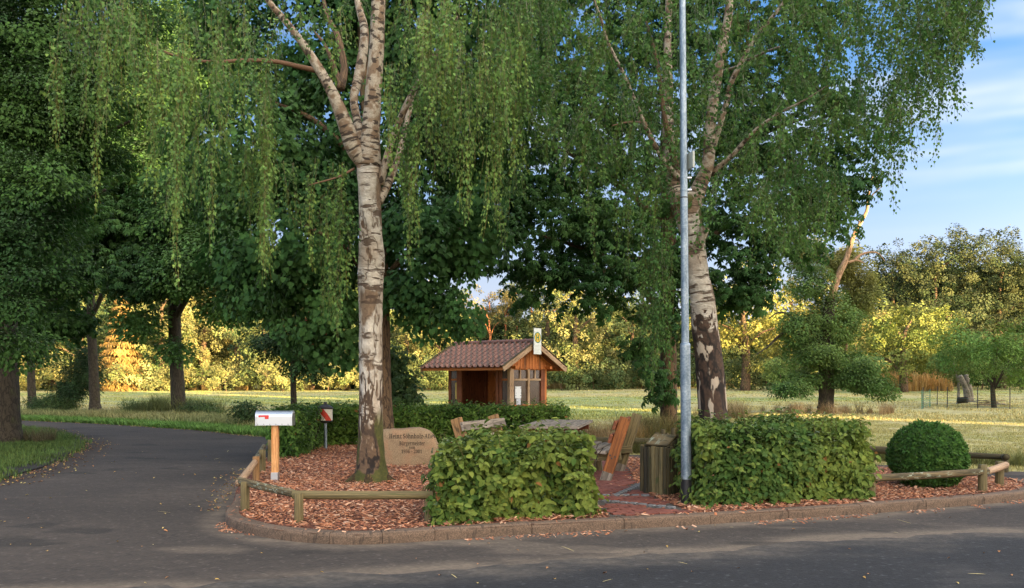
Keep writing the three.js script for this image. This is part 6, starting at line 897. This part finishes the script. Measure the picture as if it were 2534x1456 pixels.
{ // things lying in the right meadow
  const t = thing('dead_trunks', 'pair of pale barkless dead trunks under the apple trees', 'tree stump', V(0, 0, 0)), p = (u, v, z = 50) => P(u, v, z);
  part('trunk', limb([p(2398, 995), p(2390, 960), p(2376, 930)], [0.22, 0.17, 0.13], { sides: 12, rough: 0.12 }), barkPale, t); part('trunk', limb([p(2402, 995), p(2398, 955), p(2391, 928)], [0.2, 0.16, 0.12], { sides: 12, rough: 0.12 }), barkPale, t); part('log', limb([p(2372, 992, 49), p(2395, 990, 48.6)], [0.19, 0.17], { sides: 12, rough: 0.15 }), barkGrey, t);
  const a = thing('board_pile', 'small pile of grey boards lying in the grass beside the dead trunks', 'board pile', V(0, 0, 0)), r = rngOf(61); for (let k = 0; k < 9; k++) { const c = p(2420 + r() * 50, 994, 48); part('board', plank(0.9 + r() * 0.5, 0.03, 0.16, 0.005), k % 3 ? wGrey : wPale, a, V(c.x, hgt(c.x, c.z) + 0.05 + k * 0.035, c.z), [(r() - 0.5) * 0.3, r() * 1.2 - 0.6, (r() - 0.5) * 0.3]); }
  const f = thing('wire_fence', 'thin wire fence on slim posts in front of the apple trees', 'fence', V(0, 0, 0)), gm = std({ name: 'green netting wire', color: lin(0.03, 0.12, 0.08), roughness: 0.6 }), fp = [[2285, 1000, 45], [2320, 992, 49], [2345, 1005, 46], [2420, 1012, 44], [2500, 1014, 43], [2580, 1014, 42]].map(([u, v, z]) => { const c = p(u, v, z); c.y = hgt(c.x, c.z); return c; });
  fp.forEach((c) => part('post', new THREE.CylinderGeometry(0.022, 0.025, 1.15, 7).translate(0, 0.55, 0), iron, f, c)); for (let k = 0; k < fp.length - 1; k++) for (let q = 0; q < 7; q++) { const d = fp[k].distanceTo(fp[k + 1]), m = part('wire', new THREE.CylinderGeometry(0.005, 0.005, d, 4), gm, f, fp[k].clone().lerp(fp[k + 1], 0.5).add(V(0, 0.12 + q * 0.14, 0))); m.quaternion.setFromUnitVectors(V(0, 1, 0), fp[k + 1].clone().sub(fp[k]).normalize()); }
  const n = thing('netting', 'green net hung between two slim poles in the right meadow', 'net', V(0, 0, 0)), n0 = p(2282, 1005, 44), n1 = p(2302, 980, 46), green = std({ name: 'green net cord', color: lin(0.02, 0.16, 0.11), roughness: 0.7 });
  for (const c of [n0, n1]) part('pole', new THREE.CylinderGeometry(0.02, 0.02, 1.0, 7).translate(0, 0.5, 0), green, n, V(c.x, hgt(c.x, c.z), c.z)); for (let k = 0; k < 8; k++) { const A = V(n0.x, hgt(n0.x, n0.z) + 0.1 + k * 0.11, n0.z), B = V(n1.x, hgt(n1.x, n1.z) + 0.2 + k * 0.1, n1.z), m = part('cord', new THREE.CylinderGeometry(0.012, 0.012, A.distanceTo(B), 4), green, n, A.clone().lerp(B, 0.5)); m.quaternion.setFromUnitVectors(V(0, 1, 0), B.sub(A).normalize()); }
}
// ---------------------------------------------------------------- trees behind the camera that keep the low sun off the near meadow
{
  const t0 = 45, r = rngOf(93), D = [0.648, 0.762], N = [0.762, -0.648];
  const core = (geoSeed, w, h) => { const g = new THREE.SphereGeometry(1, 18, 14), p = g.attributes.position; for (let k = 0; k < p.count; k++) { const x = p.getX(k), y = p.getY(k), z = p.getZ(k), q = 0.9 + 0.25 * noise3(x * 2 + geoSeed, y * 2, z * 2); const box = Math.pow(Math.abs(y), 4); p.setXYZ(k, x * q * w / 2 * (1 + 0.25 * (1 - Math.abs(x))), y * q * h / 2, z * q * 2.2); } g.computeVertexNormals(); return g; };
  const coreMat = std({ name: 'dense inner foliage', color: lin(0.03, 0.045, 0.015), roughness: 1 });
  const hOf = (q) => q < 33 ? 18 : q < 45 ? 15 : q < 74 ? 15 : q < 98 ? 12 : 14;
  const slit = 32.25;
  const row = []; for (let q = -16; q < slit - 3; q += 5.2) row.push(q); row.push(slit - 0.8 - 3.1); for (let q = slit + 0.8 + 3.1; q < 135; q += 5.2) row.push(q);
  row.forEach((q, k) => {
    const off = 0, x = D[0] * t0 + N[0] * q, z = D[1] * t0 + N[1] * q, h = hOf(q) * (0.95 + r() * 0.1), t = thing('screen_tree', 'tall dense tree of the row behind the camera', 'tree', V(x, 0, z), Math.atan2(-N[1], N[0]), 'tall tree row behind the camera'), near = Math.abs(q - slit) < 4;
    part('trunk', limb([V(0, -0.2, 0), V(0, h * 0.3, 0), V(0, h * 0.7, 0)], [0.4, 0.3, 0.15], { sides: 8, step: 1, rough: 0.1 }), barkGrey, t);
    // a clipped-looking dense crown: lumpy wall of foliage from near the ground to the top
    const g = new THREE.SphereGeometry(1, 20, 16), p = g.attributes.position, w = 3.1; for (let i = 0; i < p.count; i++) { let a = p.getX(i), b = p.getY(i), c = p.getZ(i); const s = (v, e) => Math.sign(v) * Math.pow(Math.abs(v), e), n = near ? 1 : 1 + 0.12 * (noise3(a * 2 + k, b * 3, c * 2) - 0.5); p.setXYZ(i, s(a, 0.35) * w * n, h * 0.5 + s(b, 0.4) * h * 0.49 * (1 + 0.1 * (noise3(a * 3 + k * 3, 1, c * 3) - 0.5)), s(c, 0.6) * 1.9 * n); } g.computeVertexNormals();
    part('inner_crown', g, coreMat, t);
    crown(t, C_FAR, LEAF_FAR, [[0, h * 0.5, 0, near ? 2.2 : 3.3, h * 0.5, 2.1]], 130, DARK, 800 + k, { inward: 0.15, scale: 0.7 });
  });
}
renderer.render(scene, camera);
